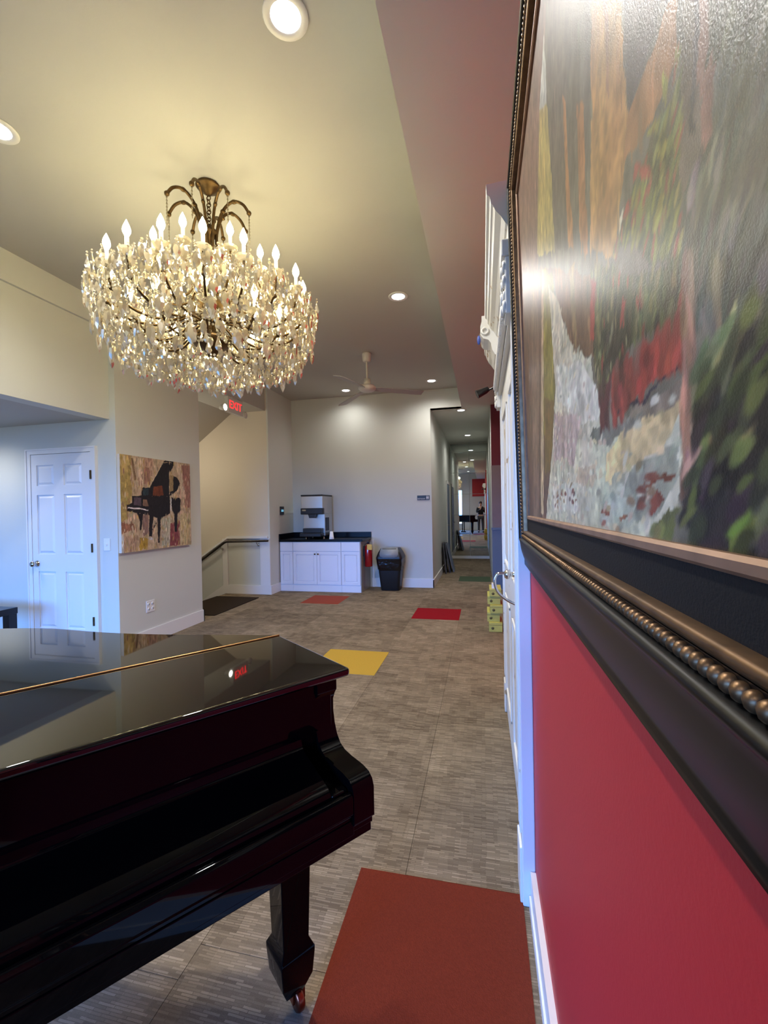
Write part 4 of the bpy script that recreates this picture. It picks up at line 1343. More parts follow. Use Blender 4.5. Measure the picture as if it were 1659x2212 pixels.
# tiers: candles at radius r, bulb base height zb, arm root height za
TIERS = [(8, 0.33, 3.03, 2.80, 0.2), (18, 0.585, 2.85, 2.60, 0.05), (10, 0.44, 2.655, 2.50, 0.35)]
for (n, r, zb, za, ph) in TIERS:
    am = MB().tube(chain_pts([(0.03, 0, zz(za + 0.02)), (0.10 * r / 0.6 + 0.04, 0, zz(za + 0.04)), (r * 0.45, 0, zz(za - 0.03)), (r * 0.75, 0, zz(za - 0.035)), (r * 0.95, 0, zz(za + 0.04)), (r, 0, zz(zb - 0.085))], 5), 0.0075, 7)
    am.ball((r * 0.97, 0, zz(za + 0.05)), 0.014, 8, 6)
    arm_mesh = am.mesh('arm', 'old_bronze')
    bob = MB().lathe([(0.008, zz(zb - 0.09)), (0.022, zz(zb - 0.088)), (0.038, zz(zb - 0.078)), (0.045, zz(zb - 0.066)), (0.036, zz(zb - 0.072)), (0.012, zz(zb - 0.08))], (r, 0, 0), 12, smooth=False).mesh('bobeche', 'crystal')
    can = MB().lathe([(0.010, zz(zb - 0.082)), (0.0105, zz(zb - 0.004)), (0.006, zz(zb + 0.001)), (0, zz(zb + 0.001))], (r, 0, 0), 10).mesh('candle', 'candle_sleeve')
    bul = MB().lathe([(a, zz(b)) for a, b in flame(zb)], (r, 0, 0), 10).mesh('bulb', 'candle_bulb')
    for k in range(n):
        a = 2 * PI * (k + ph) / n
        o = bpy.data.objects.new('arm', arm_mesh)
        COL.objects.link(o)
        o.parent = cha
        o.rotation_euler = (0, 0, a)
        for nm, me in (('bobeche', bob), ('candle', can), ('bulb', bul)):
            c = bpy.data.objects.new(nm, me)
            COL.objects.link(c)
            c.parent = o


# crystals
def almond(h, w, t):
    n = 8
    out = []
    for k in range(n):
        a = 2 * PI * k / n + PI / 2
        x_, y_ = math.cos(a) * w / 2, math.sin(a)
        y_ = y_ * h / 2 - h / 2
        if k == n // 2:
            y_ -= h * 0.10
        out.append((x_, 0, y_))
    mb = MB()
    vs = [(p[0], 0, p[2]) for p in out] + [(p[0] * 0.55, t / 2, (p[2] + h / 2) * 0.6 - h / 2) for p in out] + [(p[0] * 0.55, -t / 2, (p[2] + h / 2) * 0.6 - h / 2) for p in out]
    fs = [tuple(range(n, 2 * n))[::-1], tuple(range(2 * n, 3 * n))]
    for k in range(n):
        k2 = (k + 1) % n
        fs += [(k, k2, n + k2, n + k), (k, 2 * n + k, 2 * n + k2, k2)]
    mb.add(vs, fs)
    mb.ball((0, 0, 0.008), 0.006, 6, 4, False)
    return mb


def drop(h, r):
    mb = MB().lathe([(0.0015, 0.0), (r * 0.35, -h * 0.25), (r * 0.85, -h * 0.6), (r, -h * 0.76), (r * 0.6, -h * 0.93), (0.0, -h)], n=6, smooth=False)
    mb.ball((0, 0, 0.006), 0.006, 6, 4, False)
    mb.ball((0, 0, 0.02), 0.005, 6, 4, False)
    return mb


KINDS_ = [almond(0.062, 0.036, 0.014), drop(0.058, 0.013), almond(0.046, 0.028, 0.012), drop(0.042, 0.010)]
PM = [mb.mesh('crystal_pendant', 'crystal') for mb in KINDS_]
RINGS = [  # radius, top height, count, kinds, jitter
    (0.665, 2.80, 46, (0, 2, 1), 0.030), (0.675, 2.72, 46, (0, 1, 2), 0.035), (0.665, 2.645, 46, (0, 2), 0.03), (0.63, 2.575, 44, (0, 1), 0.03),
    (0.60, 2.50, 42, (0, 1, 0), 0.03), (0.55, 2.435, 38, (0, 1), 0.03), (0.49, 2.39, 34, (0, 1), 0.03), (0.41, 2.36, 30, (0, 2, 1), 0.025), (0.32, 2.335, 24, (0, 1), 0.025),
    (0.22, 2.32, 16, (0, 1), 0.02), (0.12, 2.32, 10, (1, 0), 0.02),
    (0.60, 2.83, 44, (2, 3), 0.03), (0.55, 2.78, 40, (2, 0), 0.04), (0.50, 2.70, 36, (2, 3), 0.04), (0.52, 2.60, 36, (2, 3), 0.04), (0.45, 2.80, 34, (2, 3), 0.04),
    (0.42, 2.90, 30, (2, 3), 0.03), (0.36, 2.98, 28, (3, 2), 0.03), (0.30, 2.97, 24, (3, 2), 0.03), (0.33, 2.85, 24, (2, 3), 0.04), (0.24, 2.92, 18, (3,), 0.04), (0.20, 3.02, 14, (3,), 0.04),
    (0.13, 3.10, 10, (3,), 0.03), (0.38, 2.55, 28, (2, 3), 0.04), (0.28, 2.45, 20, (2, 3), 0.04), (0.40, 2.66, 28, (2, 3), 0.04), (0.57, 2.68, 40, (2, 3), 0.04)]
PEND = []
for (r, zt, n, kinds, jit) in RINGS:
    ph = random.random()
    if zt > 2.76:
        zt -= 0.06
        n = int(n * (0.8 if r > 0.45 else 0.6))
    n = int(n * 1.7)
    for k in range(n):
        a = 2 * PI * (k + ph + random.uniform(-0.3, 0.3)) / n
        rr = r + random.uniform(-jit, jit) * 0.7
        PEND.append((rr * math.cos(a), rr * math.sin(a), zz(zt + random.uniform(-jit, jit)), random.choice(kinds), a + PI / 2 + random.uniform(-0.5, 0.5), random.uniform(0.95, 1.4)))


for k in range(17):                                     # big drops along the bottom fringe
    a = 2 * PI * (k + random.uniform(-0.2, 0.2)) / 17
    PEND.append((0.56 * math.cos(a), 0.56 * math.sin(a), zz(2.40 + random.uniform(-0.02, 0.02)), 0, a + PI / 2, 1.65))
    a += 0.18
    PEND.append((0.645 * math.cos(a), 0.645 * math.sin(a), zz(2.52 + random.uniform(-0.02, 0.02)), 0, a + PI / 2, 1.55))


def shown(p):
    d = math.dist((CX + p[0], CYc + p[1], BZ + p[2]), (0, 0, CAM_H))
    ln = (0.062 * 0.036, 0.058 * 0.02, 0.046 * 0.028, 0.042 * 0.016)[p[3]] * p[5] ** 2
    hid = 0.35 if math.hypot(p[0], p[1]) < 0.47 and p[2] > zz(2.5) else 1.0
    return -ln / d ** 2 * hid


PEND.sort(key=shown)
for p in PEND[:298]:
    o = bpy.data.objects.new('crystal_pendant', PM[p[3]])
    COL.objects.link(o)
    o.parent = cha
    o.location = p[:3]
    o.rotation_euler = (random.uniform(-0.06, 0.06), random.uniform(-0.06, 0.06), p[4])
    o.scale = (p[5],) * 3
cl = MB()
for p in PEND[298:]:
    src = KINDS_[p[3]]
    c, s = math.cos(p[4]), math.sin(p[4])
    cl.add([(p[0] + (v[0] * c - v[1] * s) * p[5], p[1] + (v[0] * s + v[1] * c) * p[5], p[2] + v[2] * p[5]) for v in src.v], src.f)
# bead garlands between candles
for (n, r, zb, za, ph) in TIERS:
    for k in range(n):
        a0, a1 = 2 * PI * (k + ph) / n, 2 * PI * (k + 1 + ph) / n
        for lev in range(3):
            for q in range(9):
                t = q / 8
                a = a0 + (a1 - a0) * t
                sag = (0.05 + 0.05 * lev) * 4 * t * (1 - t)
                cl.ball((r * math.cos(a), r * math.sin(a), zz(zb - 0.08 - 0.03 * lev - sag)), 0.0075, 6, 4, False)
        for q in range(12):                             # strands up to the column
            t = q / 11
            rr_ = r * (1 - t) + 0.04 * t
            cl.ball((rr_ * math.cos(a0), rr_ * math.sin(a0), zz(zb - 0.07 + (0.16 * t * t) - 0.10 * math.sin(PI * t))), 0.0075, 6, 4, False)
o = cbuild(cl, 'crystal_garlands', 'crystal')
o['kind'] = 'stuff'

# ================================================================== RECESSED LIGHTS
def downlight(x, y, z, label, energy=None, size=0.085, group='recessed ceiling lights'):
    t = thing('recessed_light', label, 'ceiling light', (x, y, z), group=None)
    MB().lathe([(size * 0.72, -0.001), (size * 0.78, -0.006), (size * 1.10, -0.008), (size * 1.14, -0.004), (size * 1.14, 0.0), (size * 0.72, 0.0)], (x, y, z), 28, cap=False).build('trim_ring', 'downlight_trim', t)
    MB().lathe([(0.0, -0.0035), (size * 0.75, -0.0035), (size * 0.75, -0.002), (0, -0.002)], (x, y, z), 28, cap=False).build('lens', 'downlight_lens', t)
    ld = bpy.data.lights.new('recessed_light_beam', 'SPOT')
    ld.energy = energy or SPOT_W
    ld.spot_size = math.radians(160)
    ld.spot_blend = 1.0
    ld.shadow_soft_size = 0.06
    ld.color = (1.0, 0.97, 0.92)
    lo = bpy.data.objects.new('recessed_light_beam', ld)
    COL.objects.link(lo)
    lo.parent = t
    lo.location = (0, 0, -0.02)
    return t


downlight(-0.779, 1.724, ZC, 'round recessed light nearest the camera at the top of the picture')
downlight(-2.53, 1.85, ZC, 'round recessed light at the left edge above the chandelier')
downlight(-0.778, 4.231, ZC, 'round recessed light between the chandelier and the red soffit')
downlight(-2.308, 7.305, ZC, 'round recessed light left of the ceiling fan hub', SPOT_W * 0.16)
downlight(-0.786, 7.156, ZC, 'round recessed light right of the ceiling fan near the soffit', SPOT_W * 0.4)
downlight(-0.353, 8.0, ZS, 'round recessed light just inside the dark hallway', SPOT_W * 0.22)
downlight(-0.331, 10.81, ZS, 'round recessed light deep in the dark hallway before the mirror', SPOT_W * 0.22)
downlight(-5.1, 3.1, 2.37, 'round recessed light in the low alcove beside the white door', SPOT_W * 0.25)
downlight(-0.78, -1.3, ZC, 'added recessed light behind the photographer near the red wall, brightening the rear', SPOT_W * 0.3)  # unseen lamp added to help light the rear
downlight(-2.53, -1.3, ZC, 'added recessed light behind the photographer near the bulkhead, brightening the rear', SPOT_W * 0.4)  # second added lamp out of view, also for lighting the rear

# ================================================================== CEILING FAN
FX, FY = -1.487, 5.66
fan = thing('ceiling_fan', 'white three-blade ceiling fan on a long rod', 'ceiling fan', (FX, FY, 2.98))
MB().lathe([(0.0, 0), (0.058, 0), (0.062, -0.012), (0.054, -0.105), (0.04, -0.115), (0, -0.115)], (FX, FY, ZC), 18).build('canopy', 'fan_white', fan)
MB().tube([(FX, FY, ZC - 0.1), (FX, FY, 3.10)], 0.013, 10).build('rod', 'fan_white', fan)
MB().lathe([(0.02, 3.17), (0.046, 3.165), (0.05, 3.11), (0.04, 3.085), (0.10, 3.075), (0.118, 3.055), (0.118, 3.03), (0.09, 3.005), (0.04, 2.995), (0, 2.993)], (FX, FY, 0), 22).build('motor', 'fan_white', fan)
for ang, ln in ((-107, 0.70), (30, 0.80), (129, 0.98)):
    a = math.radians(ang)
    b = MB()
    d, e = Vector((math.cos(a), math.sin(a), 0)), Vector((-math.sin(a), math.cos(a), 0))
    c0 = Vector((FX, FY, 3.037))
    sec = [(0.10, 0.03, 0.0), (0.2, 0.05, 0.0), (0.5, 0.062, -0.004), (ln - 0.06, 0.066, -0.006), (ln, 0.05, -0.006)]
    vs = []
    for (r, h, dz) in sec:
        for sgn, zt in ((-1, 0.012), (1, -0.012)):
            for th in (0.004, -0.004):
                vs.append(c0 + d * r + e * h * sgn + Vector((0, 0, dz + zt + th)))
    fs = [(0, 1, 3, 2), (len(vs) - 4, len(vs) - 2, len(vs) - 1, len(vs) - 3)]
    for i in range(len(sec) - 1):
        p, q = i * 4, i * 4 + 4
        fs += [(p, p + 2, q + 2, q), (p + 1, q + 1, q + 3, p + 3), (p, q, q + 1, p + 1), (p + 2, p + 3, q + 3, q + 2)]
    b.add(vs, fs)
    b.build('blade', 'fan_blade', fan)

# ================================================================== EXIT SIGN
EX = XL - 0.03
exi = thing('exit_sign', 'white emergency exit sign with red letters and two lamp heads', 'exit sign', (EX, 5.86, 2.88))
MB().box(EX - 0.03, EX + 0.03, 5.66, 6.06, 2.875, 3.10).build('housing', 'exit_white', exi, bevel=0.006)
MB().box(EX - 0.03, EX + 0.02, 5.80, 5.92, 3.10, ZA).build('mount', 'exit_white', exi)
text('lettering', 'EXIT', 0.165, (EX + 0.0315, 5.86, 2.99), (PI / 2, 0, PI / 2), 'exit_red', exi, 0.001)
for (y, lit) in ((5.585, True), (6.135, False)):
    ob = MB().tube([(EX, 5.66 if lit else 6.06, 2.93), (EX, y, 2.92)], 0.014, 8).build('lamp_arm', 'exit_white', exi)
    MB().lathe([(0.0, -0.05), (0.03, -0.05), (0.045, -0.01), (0.055, 0.03), (0.052, 0.034), (0, 0.034)], (EX, y, 2.92), 16, axis='x').build('lamp_head', 'exit_white', ob)
    MB().lathe([(0.0, 0.035), (0.047, 0.035), (0.03, 0.045), (0, 0.048)], (EX, y, 2.92), 16, axis='x').build('lamp_lens', 'lamp_lens' if lit else 'exit_white', ob)
ld = bpy.data.lights.new('stair_fill_lamp', 'POINT')  # added fill lamp, out of view, lights the sloping ceiling
ld.energy = 20
ld.color = (1.0, 0.86, 0.66)
ld.shadow_soft_size = 0.05
sl_ = thing('stair_fill_lamp', 'added round lamp, hidden by the pillar, brightening the sloping ceiling over the stairs', 'ceiling light', (-5.0, 5.6, 2.41))
MB().lathe([(0, 0.0), (0.06, 0.0), (0.09, 0.03), (0.09, 0.05), (0, 0.05)], (-5.0, 5.6, 2.40), 16).build('lamp_lens', 'lamp_lens', sl_)
lo = bpy.data.objects.new('stair_fill_light', ld)
COL.objects.link(lo)
lo.parent = sl_
lo.location = (0, 0, -0.12)

# ================================================================== HANDRAIL
hr = thing('handrail', 'dark wooden handrail on the wall beside the stairs', 'handrail', (-4.2, YS - 0.08, 0.5))
yr = YS - 0.085
MB().tube([(-3.53, yr, 0.918), (-4.30, yr, 0.903), (-4.342, yr, 0.89), (-4.40, yr, 0.852), (-5.75, yr, -0.06)], 0.019, 10).build('rail', 'rail_wood', hr)
for (x, z) in ((-3.74, 0.90), (-4.42, 0.825)):
    MB().tube([(x, yr, z), (x, yr, z - 0.03), (x, YS - 0.02, z - 0.055)], 0.007, 8).ball((x, YS - 0.026, z - 0.055), (0.022, 0.006, 0.022)).build('bracket', 'chrome', hr)

# ================================================================== SWITCH, OUTLET, KEYPAD, SIGN
sw = thing('light_switch', 'white light switch plate beside the white door', 'light switch', (-3.71, YD, 1.05))
MB().box(-3.748, -3.672, YD - 0.007, YD, 1.046, 1.17).build('plate', 'plate_white', sw, bevel=0.003)
MB().box(-3.718, -3.702, YD - 0.016, YD - 0.006, 1.096, 1.12).build('toggle', 'plate_white', sw, bevel=0.002)
ou = thing('wall_outlet', 'white double outlet plate low on the wall under the piano canvas', 'outlet', (XL, 4.07, 0.34))
MB().box(XL, XL + 0.007, 4.012, 4.132, 0.335, 0.462).build('plate', 'plate_white', ou, bevel=0.003)
for y in (4.043, 4.10):
    for z in (0.372, 0.425):
        MB().lathe([(0.0, 0.0), (0.016, 0.0), (0.016, 0.0025), (0, 0.0025)], (XL + 0.007, y, z), 14, axis='x').build('socket', 'plate_white', ou)
        MB().box(XL + 0.009, XL + 0.010, y - 0.006, y - 0.003, z - 0.004, z + 0.006).box(XL + 0.009, XL + 0.010, y + 0.003, y + 0.006, z - 0.004, z + 0.006).build('slot', 'slot_dark', ou)
kp_ = thing('wall_keypad', 'small black keypad with a blue display on the wall left of the cabinets', 'keypad', (XRET, 7.21, 1.35))
MB().box(XRET, XRET + 0.02, 7.135, 7.275, 1.35, 1.495).build('body', 'sign_black', kp_, bevel=0.004)
MB().box(XRET + 0.02, XRET + 0.0215, 7.16, 7.25, 1.40, 1.44).build('display', 'display_cyan', kp_)
sg = thing('wall_sign', 'small black restroom sign on the wall beside the hallway', 'sign', (-1.027, YB, 1.56))
MB().box(-1.138, -0.916, YB - 0.008, YB, 1.562, 1.645).build('plate', 'sign_black', sg, bevel=0.002)
text('lettering', 'RESTROOM', 0.026, (-1.062, YB - 0.009, 1.585), (PI / 2, 0, 0), 'paper_white', sg, 0.0006)
for x in (-0.965, -0.942):
    MB().lathe([(0.0, 0.0), (0.007, 0.0), (0.007, -0.0015), (0, -0.0015)], (x, YB - 0.008, 1.628), 10, axis='y').box(x - 0.008, x + 0.008, YB - 0.0095, YB - 0.008, 1.594, 1.618).box(x - 0.005, x + 0.005, YB - 0.0095, YB - 0.008, 1.575, 1.594).build('pictogram', 'paper_white', sg)

# ================================================================== CABINETS
CF, CB = 7.105, 7.69


def door_front(mb_parent, x0, x1, z0, z1, knob=None, name='door'):
    m_ = MB()
    t = 0.05
    y0_, y1_ = CF - 0.022, CF
    m_.box(x0, x0 + t, y0_, y1_, z0, z1).box(x1 - t, x1, y0_, y1_, z0, z1).box(x0 + t, x1 - t, y0_, y1_, z0, z0 + t).box(x0 + t, x1 - t, y0_, y1_, z1 - t, z1)
    d_ = m_.build(name, 'cabinet_white', mb_parent, bevel=0.002)
    a, b, c, e = x0 + t, x1 - t, z0 + t, z1 - t
    g = 0.018
    MB().box(a, b, CF - 0.004, CF - 0.001, c, e).hexa([(a + g, CF - 0.017, c + g), (b - g, CF - 0.017, c + g), (b - g, CF - 0.017, e - g), (a + g, CF - 0.017, e - g)],
                                                     [(a + 0.004, CF - 0.004, c + 0.004), (b - 0.004, CF - 0.004, c + 0.004), (b - 0.004, CF - 0.004, e - 0.004), (a + 0.004, CF - 0.004, e - 0.004)]).build('panel', 'cabinet_white', d_)
    if knob:
        MB().lathe([(0, 0), (0.006, 0), (0.005, -0.012), (0.014, -0.016), (0.013, -0.024), (0, -0.026)], (knob[0], CF - 0.022, knob[1]), 12, axis='y').build('knob', 'old_bronze', d_)


for (x0, x1, lab, dbl) in ((-3.515, -3.27, 'narrow white base cabinet nearest the keypad wall', False), (-3.27, -2.38, 'wide white base cabinet with two doors and dark knobs', True), (-2.38, -2.04, 'narrow white base cabinet beside the fire extinguisher', False)):
    c = thing('base_cabinet', lab, 'cabinet', ((x0 + x1) / 2, 7.4, 0.0), group='white base cabinets under the granite top')
    side = 0.0
    MB().box(x0 + 0.001, x1 - 0.001, CF, CB, 0.0, 0.868).build('body', 'cabinet_white', c)
    MB().box(x0 + 0.001, x1 - 0.001, CF - 0.012, CF, 0.0, 0.115).build('plinth', 'cabinet_white', c)
    MB().box(x0 + 0.004, x1 - 0.004, CF - 0.022, CF, 0.705, 0.86).build('drawer', 'cabinet_white', c, bevel=0.003)
    if dbl:
        xm = (x0 + x1) / 2
        door_front(c, x0 + 0.004, xm - 0.002, 0.125, 0.697, (xm - 0.03, 0.655))
        door_front(c, xm + 0.002, x1 - 0.004, 0.125, 0.697, (xm + 0.03, 0.655))
    else:
        door_front(c, x0 + 0.004, x1 - 0.004, 0.125, 0.697)
cp = thing('cabinet_end_panel', 'end panel of the white cabinets, its shade painted in as grey', 'panel', (-2.03, 7.4, 0.0))
MB().box(-2.04, -2.028, CF - 0.01, CB, 0.0, 0.868).build('panel_board', 'cabinet_white_shaded', cp)
ct = thing('countertop', 'black granite countertop with backsplash on the white cabinets', 'countertop', (-2.77, 7.4, 0.868))
MB().box(-3.528, -1.995, CF - 0.035, CB + 0.006, 0.8685, 0.91).build('slab', 'granite', ct, bevel=0.005)
MB().box(-3.528, -1.995, CB - 0.014, CB + 0.008, 0.91, 1.005).build('backsplash', 'granite', ct, bevel=0.003)
MB().box(-3.528, -3.508, CF - 0.03, CB - 0.014, 0.91, 1.005).build('side_splash', 'granite', ct, bevel=0.003)

# ================================================================== ICE AND WATER DISPENSER
IX0, IX1, IY0, IY1 = -3.12, -2.72, 7.14, 7.63
ice = thing('ice_dispenser', 'stainless steel ice and water dispenser on the granite counter', 'ice dispenser', ((IX0 + IX1) / 2, 7.4, 0.91))
MB().box(IX0, IX1, IY0 + 0.10, IY1, 0.965, 1.355).box(IX0, IX1, IY0, IY1, 1.355, 1.665).build('body', 'steel', ice, bevel=0.006)
MB().box(IX0 - 0.006, IX1 + 0.006, IY0 - 0.006, IY1 + 0.004, 1.665, 1.69).build('lid', 'black_plastic', ice, bevel=0.008)
MB().box(IX0 - 0.004, IX1 + 0.012, IY0 - 0.03, IY0 + 0.06, 1.345, 1.455).build('control_panel', 'black_plastic', ice, bevel=0.012)
MB().box(IX0 + 0.03, IX0 + 0.10, IY0 - 0.0325, IY0 - 0.030, 1.405, 1.43).build('emblem', 'chrome', ice)
MB().prism([(-0.065, 0), (0.065, 0), (0.045, -0.065), (-0.045, -0.065)], lambda u, v, a: ((IX0 + IX1) / 2 + u, a, 1.345 + v), IY0 - 0.02, IY0 + 0.06).build('spout', 'black_plastic', ice)
MB().box(IX0 - 0.01, IX1 - 0.02, IY0 - 0.07, IY0 + 0.14, 0.955, 1.02).box(IX0 + 0.03, IX1 - 0.03, IY0 - 0.02, IY0 + 0.12, 1.02, 1.10).build('drip_tray', 'black_plastic', ice, bevel=0.008)
MB().box(IX1 - 0.001, IX1 + 0.003, IY0 + 0.13, IY0 + 0.31, 1.05, 1.285).build('side_vent', 'black_plastic', ice)
for k in range(8):
    z = 1.07 + 0.026 * k
    MB().box(IX1 + 0.002, IX1 + 0.006, IY0 + 0.14, IY0 + 0.30, z, z + 0.01).build('vent_slat', 'black_satin', ice)
for (x, y) in ((IX0 + 0.04, IY0 + 0.13), (IX1 - 0.04, IY0 + 0.13), (IX0 + 0.04, IY1 - 0.05), (IX1 - 0.04, IY1 - 0.05)):
    MB().lathe([(0.022, 0.91), (0.016, 0.93), (0.014, 0.967), (0, 0.967)], (x, y, 0), 12).build('foot', 'chrome', ice)
cup = thing('paper_cups', 'upside-down stack of white paper cups beside the ice dispenser', 'paper cups', (-2.565, 7.14, 0.91))
MB().lathe([(0.0, 0.911), (0.042, 0.911), (0.044, 0.918), (0.041, 0.922), (0.039, 0.94), (0.041, 0.944), (0.037, 0.95), (0.027, 1.045), (0.0, 1.045)], (-2.565, 7.14, 0), 20).build('cup', 'paper_white', cup)
MB().torus((-2.565, 7.14, 1.043), 0.026, 0.002).build('rim', 'paper_white', cup)

# ================================================================== FIRE EXTINGUISHER, TRASH CAN
ex = thing('fire_extinguisher', 'red fire extinguisher with a yellow tag on the cabinet end', 'fire extinguisher', (-1.945, 7.27, 0.42))
EXC = (-1.945, 7.27, 0)
MB().lathe([(0.0, 0.425), (0.06, 0.425), (0.068, 0.435), (0.068, 0.74), (0.058, 0.775), (0.035, 0.80), (0.022, 0.806), (0.022, 0.82), (0, 0.82)], EXC, 22).build('cylinder', 'extinguisher_red', ex)
MB().lathe([(0.0, 0.82), (0.02, 0.82), (0.02, 0.85), (0, 0.852)], EXC, 12).build('valve', 'black_plastic', ex)
MB().hexa([(EXC[0] - 0.012, EXC[1] - 0.06, 0.85), (EXC[0] + 0.012, EXC[1] - 0.06, 0.85), (EXC[0] + 0.012, EXC[1] + 0.02, 0.845), (EXC[0] - 0.012, EXC[1] + 0.02, 0.845)],
          [(EXC[0] - 0.012, EXC[1] - 0.06, 0.862), (EXC[0] + 0.012, EXC[1] - 0.06, 0.862), (EXC[0] + 0.012, EXC[1] + 0.02, 0.858), (EXC[0] - 0.012, EXC[1] + 0.02, 0.858)]).build('handle', 'black_plastic', ex)
MB().tube(chain_pts([(EXC[0] - 0.015, EXC[1], 0.835), (EXC[0] - 0.05, EXC[1] - 0.045, 0.80), (EXC[0] - 0.055, EXC[1] - 0.062, 0.72), (EXC[0] - 0.05, EXC[1] - 0.062, 0.52)], 5), 0.008, 8).build('hose', 'black_plastic', ex)
MB().box(EXC[0] + 0.0, EXC[0] + 0.085, EXC[1] - 0.085, EXC[1] - 0.081, 0.72, 0.815).build('tag', 'yellow_tag', ex)
MB().box(-2.0275, -2.008, EXC[1] - 0.03, EXC[1] + 0.03, 0.6, 0.78).build('bracket', 'black_plastic', ex)

TX, TY = -1.59, 7.47
tc_ = thing('trash_can', 'black trash can with a bag and grey swing lid', 'trash can', (TX, TY, 0.0))


def rrect(hx, hy, z, r=0.05, n=4):
    out = []
    for (sx, sy, a0) in ((1, 1, 0), (-1, 1, PI / 2), (-1, -1, PI), (1, -1, 1.5 * PI)):
        for k in range(n + 1):
            a = a0 + PI / 2 * k / n
            out.append((TX + sx * (hx - r) + r * math.cos(a), TY + sy * (hy - r) + r * math.sin(a), z))
    return out


def loft(secs, cap0=True, cap1=True):
    m_ = MB()
    vs = [p for s in secs for p in s]
    n = len(secs[0])
    fs = []
    for i in range(len(secs) - 1):
        for k in range(n):
            fs.append((i * n + k, i * n + (k + 1) % n, (i + 1) * n + (k + 1) % n, (i + 1) * n + k))
    m_.add(vs, fs, True)
    if cap0:
        m_.add(secs[0], [tuple(range(n))[::-1]])
    if cap1:
        m_.add(secs[-1], [tuple(range(n))])
    return m_


loft([rrect(0.16, 0.135, 0.0), rrect(0.165, 0.14, 0.012), rrect(0.215, 0.18, 0.54)]).build('bin', 'black_plastic', tc_)
bag = [rrect(0.203, 0.17, 0.36), rrect(0.21, 0.177, 0.40), rrect(0.222, 0.188, 0.46), rrect(0.226, 0.19, 0.54), rrect(0.232, 0.194, 0.565)]
bag = [[(p[0] + 0.006 * math.sin(11 * p[1] * 9 + p[0] * 60 + i), p[1] + 0.006 * math.sin(70 * p[0] + i * 2), p[2] + (0.018 * math.sin(p[0] * 40 + p[1] * 23) if i == 0 else 0)) for p in s] for i, s in enumerate(bag)]
loft(bag, False, False).build('bag', 'black_bag', tc_)
loft([rrect(0.232, 0.195, 0.555), rrect(0.232, 0.195, 0.58), rrect(0.20, 0.17, 0.66), rrect(0.165, 0.12, 0.728), rrect(0.15, 0.10, 0.735)]).build('hood', 'black_plastic', tc_)
fl_ = []
for (hw, y, z) in ((0.10, -0.198, 0.582), (0.15, -0.196, 0.60), (0.165, -0.180, 0.64), (0.158, -0.148, 0.69), (0.148, -0.105, 0.735), (0.142, -0.06, 0.745)):
    fl_.append((hw, TY + y - 0.006, z))
m_ = MB()
vs = []
for hw, y, z in fl_:
    vs += [(TX - hw, y, z), (TX + hw, y, z), (TX - hw, y + 0.012, z - 0.004), (TX + hw, y + 0.012, z - 0.004)]
fs = [(0, 1, 3, 2), (len(vs) - 4, len(vs) - 2, len(vs) - 1, len(vs) - 3)]
for i in range(len(fl_) - 1):
    a, b = i * 4, i * 4 + 4
    fs += [(a, b, b + 1, a + 1), (a + 2, a + 3, b + 3, b + 2), (a, a + 2, b + 2, b), (a + 1, b + 1, b + 3, a + 3)]
m_.add(vs, fs, True)
m_.build('swing_lid', 'grey_plastic', tc_)

# ================================================================== FLOOR MAT, BOXES, BOARDS, TABLE
mt = thing('floor_mat', 'dark brown floor mat at the top of the stairs', 'mat', (-3.98, 5.86, 0))
MB().box(-4.375, -3.60, 5.265, 6.47, 0.0, 0.009).build('mat_pile', 'mat_brown', mt, bevel=0.003)

BOX = [(0.048, 0.195, 0.105, 5.06, 'bottom yellow carton of the stack beside the ornate doorway'), (0.030, 0.17, 0.105, 5.10, 'second yellow carton from the floor beside the ornate doorway'), (0.062, 0.20, 0.09, 5.07, 'third yellow carton from the floor in the stack'),
       (0.036, 0.18, 0.095, 5.12, 'fourth yellow carton from the floor in the stack'), (0.058, 0.19, 0.085, 5.09, 'fifth yellow carton from the floor in the stack')]
z = 0.0
for k, (x0, x1, h, yb, lab) in enumerate(BOX):
    bx = thing('yellow_carton', lab, 'box', ((x0 + x1) / 2, 5.2, z), 0.0, group='yellow cartons stacked by the right wall')
    MB().box(x0, x1, yb, yb + 0.30, z, z + h - 0.001).build('carton', 'box_yellow', bx, bevel=0.002)
    MB().box(x0 - 0.001, x1 + 0.001, yb - 0.001, yb + 0.301, z + h * 0.72, z + h * 0.75).build('lid_seam', 'box_print', bx)
    MB().lathe([(0.0, 0.0), (0.016, 0.0), (0.016, -0.001), (0, -0.001)], (x0 + 0.04, yb, z + h * 0.38), 14, axis='y').build('printed_mark', 'box_print', bx)
    z += h
bx = thing('white_carton', 'small white carton on top of the yellow cartons', 'box', (0.1, 5.2, z))
MB().box(0.085, 0.125, 5.12, 5.22, z, z + 0.055).build('carton', 'paper_white', bx, bevel=0.002)
MB().box(0.0845, 0.1255, 5.16, 5.18, z + 0.001, z + 0.0556).build('tape', 'box_yellow', bx)

